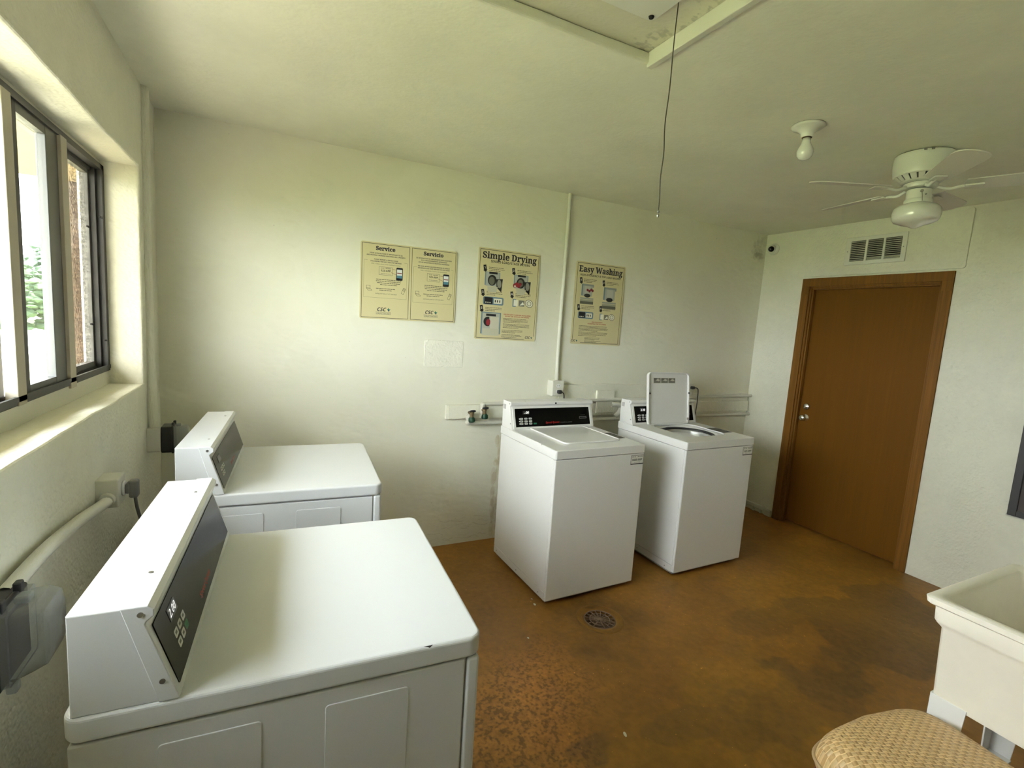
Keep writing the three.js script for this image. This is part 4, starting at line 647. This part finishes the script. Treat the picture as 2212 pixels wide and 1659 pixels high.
// ---------------------------------------------------------------- chair
{
  const t = thing('side_chair', 'chair with tan woven vinyl seat cushion and red-brown frame', 'chair', [2.045, 0, 2.722], -0.11);
  const weave = dataTex(512, 512, (u, v, c) => {
    const n = 16, x = u * n, y = v * n, i = Math.floor(x), j = Math.floor(y), fx = x - i, fy = y - j, odd = (i + j) & 1;
    const edge = Math.min(fy, 1 - fy), line = sm(0.14, 0.03, edge), k = 1 + 0.1 * (hash(i, j, 7) - 0.5) + 0.06 * (fbm(u * 60, v * 60, 703, 2, 60) - 0.5);
    const b = odd ? [192, 156, 104] : [216, 184, 132]; for (let q = 0; q < 3; q++) c[q] = (b[q] + line * [40, 42, 38][q]) * k;
  }, true, [5.4, 5.4]);
  const weaveB = dataTex(512, 512, (u, v, c) => { const n = 16, x = u * n, y = v * n, fx = x % 1, fy = y % 1, odd = (Math.floor(x) + Math.floor(y)) & 1; const h = odd ? Math.sin(fx * Math.PI) : Math.sin(fy * Math.PI); c[0] = c[1] = c[2] = 60 + 170 * h * h; }, false, [5.4, 5.4]);
  const vinyl = std({ map: weave, bumpMap: weaveB, bumpScale: 0.0022, roughness: 0.42 });
  const sq = (hx, hz, y, dx = 0) => { const out = []; for (let i = 0; i < 72; i++) { const a = i / 72 * Math.PI * 2, c = Math.cos(a), s = Math.sin(a), e = 0.24; out.push([Math.sign(c) * Math.abs(c) ** e * hx, y, Math.sign(s) * Math.abs(s) ** e * hz + dx - (s < 0 ? 0.03 * Math.abs(s) ** e * (1 - (Math.abs(c) ** e) ** 2) : 0)]); } return out; };
  const prof = [[0.99, 0.456], [1.0, 0.466], [1.0, 0.478], [0.992, 0.49], [0.97, 0.512], [0.92, 0.532], [0.84, 0.545], [0.7, 0.553], [0.5, 0.557], [0.25, 0.559]];
  const cu = mesh('seat_cushion', loft(prof.map(([k, y]) => sq(0.235 * k, 0.235 * k, y)), true, true, 1.2), vinyl, t);
  { const p = cu.geometry.attributes.position, uv = cu.geometry.attributes.uv; for (let i = 0; i < p.count; i++) uv.setXY(i, p.getX(i) * 0.92 + p.getZ(i) * 0.4, p.getZ(i) * 0.92 - p.getX(i) * 0.4); }
  const pip = sq(0.237, 0.237, 0.479); mesh('piping', new THREE.TubeGeometry(new THREE.CatmullRomCurve3(pip.map((q) => new THREE.Vector3(...q)), true), 160, 0.0045, 8, true), std({ color: rgb(0.5, 0.36, 0.2), roughness: 0.45 }), cu);
  mesh('seat_frame', rbox(-0.222, 0.222, 0.395, 0.455, -0.222, 0.222, 0.01), M.redWood, t);
  for (const sx of [-1, 1]) { mesh('leg', lathe([[0, 0], [0.014, 0], [0.022, 0.4], [0, 0.4]], 14).translate(sx * 0.195, 0, -0.195), M.redWood, t); mesh('leg', tube([[sx * 0.195, 0, 0.235], [sx * 0.195, 0.25, 0.205], [sx * 0.195, 0.45, 0.205], [sx * 0.195, 0.7, 0.235], [sx * 0.19, 0.93, 0.285]], 0.018, 24, 10), M.redWood, t); }
  mesh('backrest', rbox(-0.185, 0.185, 0.62, 0.9, -0.02, 0.02, 0.016, 3).rotateX(0.19).translate(0, 0.04, 0.385), vinyl, t);
  mesh('top_rail', rbox(-0.2, 0.2, 0.9, 0.95, 0.268, 0.302, 0.012, 3), M.redWood, t);
}
// ---------------------------------------------------------------- outside: covered walk, yard, fence, low shed, trees
{
  const grass = std({ map: dataTex(512, 512, (u, v, c) => { const k = 0.75 + 0.5 * fbm(u * 40, v * 40, 801, 4, 40); c[0] = 148 * k; c[1] = 156 * k; c[2] = 110 * k; }, true, [0.3, 0.3]), roughness: 0.95 });
  const pave = std({ map: paintTone([168, 162, 148], 0.06, 811), roughness: 0.9 });
  const stucco = std({ map: paintTone([150, 132, 104], 0.06, 821), roughness: 0.9, bumpMap: plasterBump, bumpScale: 0.01 });
  const S = (n, g, m, label, cat) => struct(n, boxUV(g), m, label, cat);
  S('yard_ground', box(-45, -1.5, -0.3, -0.06, -45, 25), grass, 'sunlit lawn outside the window', 'lawn');
  S('added_dark_bed', box(-4.2, -1.5, -0.2, -0.055, -9, 12), std({ map: paintTone([104, 100, 74], 0.2, 841), roughness: 1 }), 'dark ground-cover bed added beside the walk to cut bounced light', 'planting');  // added dark ground, weakens light bounced up to the ceiling near the window
  S('walkway', box(-1.5, -0.2, -0.3, -0.05, -9, 12), pave, 'pale concrete walk outside the window', 'path');
  S('roof_overhang', merge([box(-1.75, -0.2, 2.42, 2.6, -1.68, 0.25), box(-0.95, -0.2, 2.42, 2.6, 0.25, 8)]), stucco, 'tan stucco soffit of the roof over the walk outside', 'roof');
  S('roof_slab', box(-0.5, ROOM_W + 0.4, 2.78, 2.95, -0.5, 5), stucco, 'roof slab above the laundry room', 'roof');
  S('walk_post', merge([box(-0.82, -0.655, -0.04, 2.6, -1.85, -1.69)]), std({ map: paintTone([78, 56, 38], 0.12, 831), roughness: 0.9, bumpMap: plasterBump, bumpScale: 0.01 }), 'brown stucco post at the end of the covered walk', 'post');
  S('far_lawn', box(-1.5, 20, -0.3, -0.06, -45, -9), grass, 'lawn beyond the concrete walk', 'lawn');
  S('side_yard', box(-0.2, 20, -0.3, -0.16, -9, -0.2), pave, 'concrete yard behind the building', 'path');
  const fm = std({ color: rgb(0.62, 0.61, 0.56), roughness: 0.8 });
  const f = thing('picket_fence', 'low pale picket fence across the lawn outside', 'fence', [0, -0.06, -10.6]);
  const pk = []; for (let x = -13; x < -0.5; x += 0.14) pk.push(box(x, x + 0.05, 0.02, 0.62, -0.012, 0.012)); const st = mesh('pickets', merge(pk), fm, f); st.userData.kind = 'stuff';
  for (const y of [0.16, 0.5]) mesh('rail', box(-13, -0.5, y, y + 0.05, 0.012, 0.04), fm, f);
  const sh = thing('garden_shed', 'low grey shed with a pale flat roof beyond the fence', 'shed', [-7.2, -0.06, -17.6]);
  mesh('wall', boxUV(box(-2.6, 3.0, 0, 0.86, -1.2, 1.2)), std({ color: rgb(0.34, 0.36, 0.37), roughness: 0.85 }), sh);
  mesh('roof', boxUV(box(-2.8, 3.2, 0.86, 1.04, -1.4, 1.4)), pave, sh);
  for (const x of [-1.4, 1.2]) mesh('shutter', box(x - 0.45, x + 0.45, 0.1, 0.75, 1.2, 1.22), std({ color: rgb(0.2, 0.22, 0.23), roughness: 0.7 }), sh);
  const leafM = [[0.06, 0.1, 0.05], [0.09, 0.12, 0.035], [0.045, 0.085, 0.05]].map((c) => std({ color: rgb(...c), roughness: 0.8 })), bark = std({ color: rgb(0.14, 0.1, 0.07), roughness: 0.95 });
  const ico = new THREE.IcosahedronGeometry(1, 0);
  function tree(x, z, h, r, k, label, nn = 420) {
    const t = thing('yard_tree', label, 'tree', [x, -0.06, z], 0, 'trees outside the window');
    mesh('trunk', lathe([[0, 0], [0.16, 0], [0.11, 0.4], [0.08, h * 0.7], [0, h * 0.7]], 10), bark, t);
    const g = []; for (let i = 0; i < nn; i++) { const a = rr(0, 6.283), b = Math.acos(rr(-1, 1)), q = Math.cbrt(rnd()) * 0.95, s = rr(0.05, 0.15) * r; g.push(ico.clone().scale(s, s * rr(0.35, 0.7), s * rr(0.7, 1)).rotateY(rr(0, 3)).rotateX(rr(-0.6, 0.6)).translate(Math.sin(b) * Math.cos(a) * q * r, h * 0.62 + Math.cos(b) * q * h * 0.42, Math.sin(b) * Math.sin(a) * q * r)); }
    mesh('crown', merge(g), leafM[k], t);
  }
  tree(-5.2, -13.2, 2.5, 1.25, 0, 'rounded green tree seen through the middle window pane');
  tree(-7.9, -13.0, 2.7, 1.5, 2, 'darker green tree at the left edge of the window view');
  tree(-2.6, -12.6, 2.6, 0.95, 1, 'yellow-green tree seen through the dusty right pane');
  tree(-10.5, -22.5, 3.8, 2.2, 0, 'broad tree far behind the shed');
  tree(-6.4, -22.6, 3.8, 1.9, 2, 'tall tree far behind, between shed and post');
}
scene.traverse((o) => { if (o.isMesh) { o.castShadow = true; o.receiveShadow = true; } });
renderer.render(scene, camera);
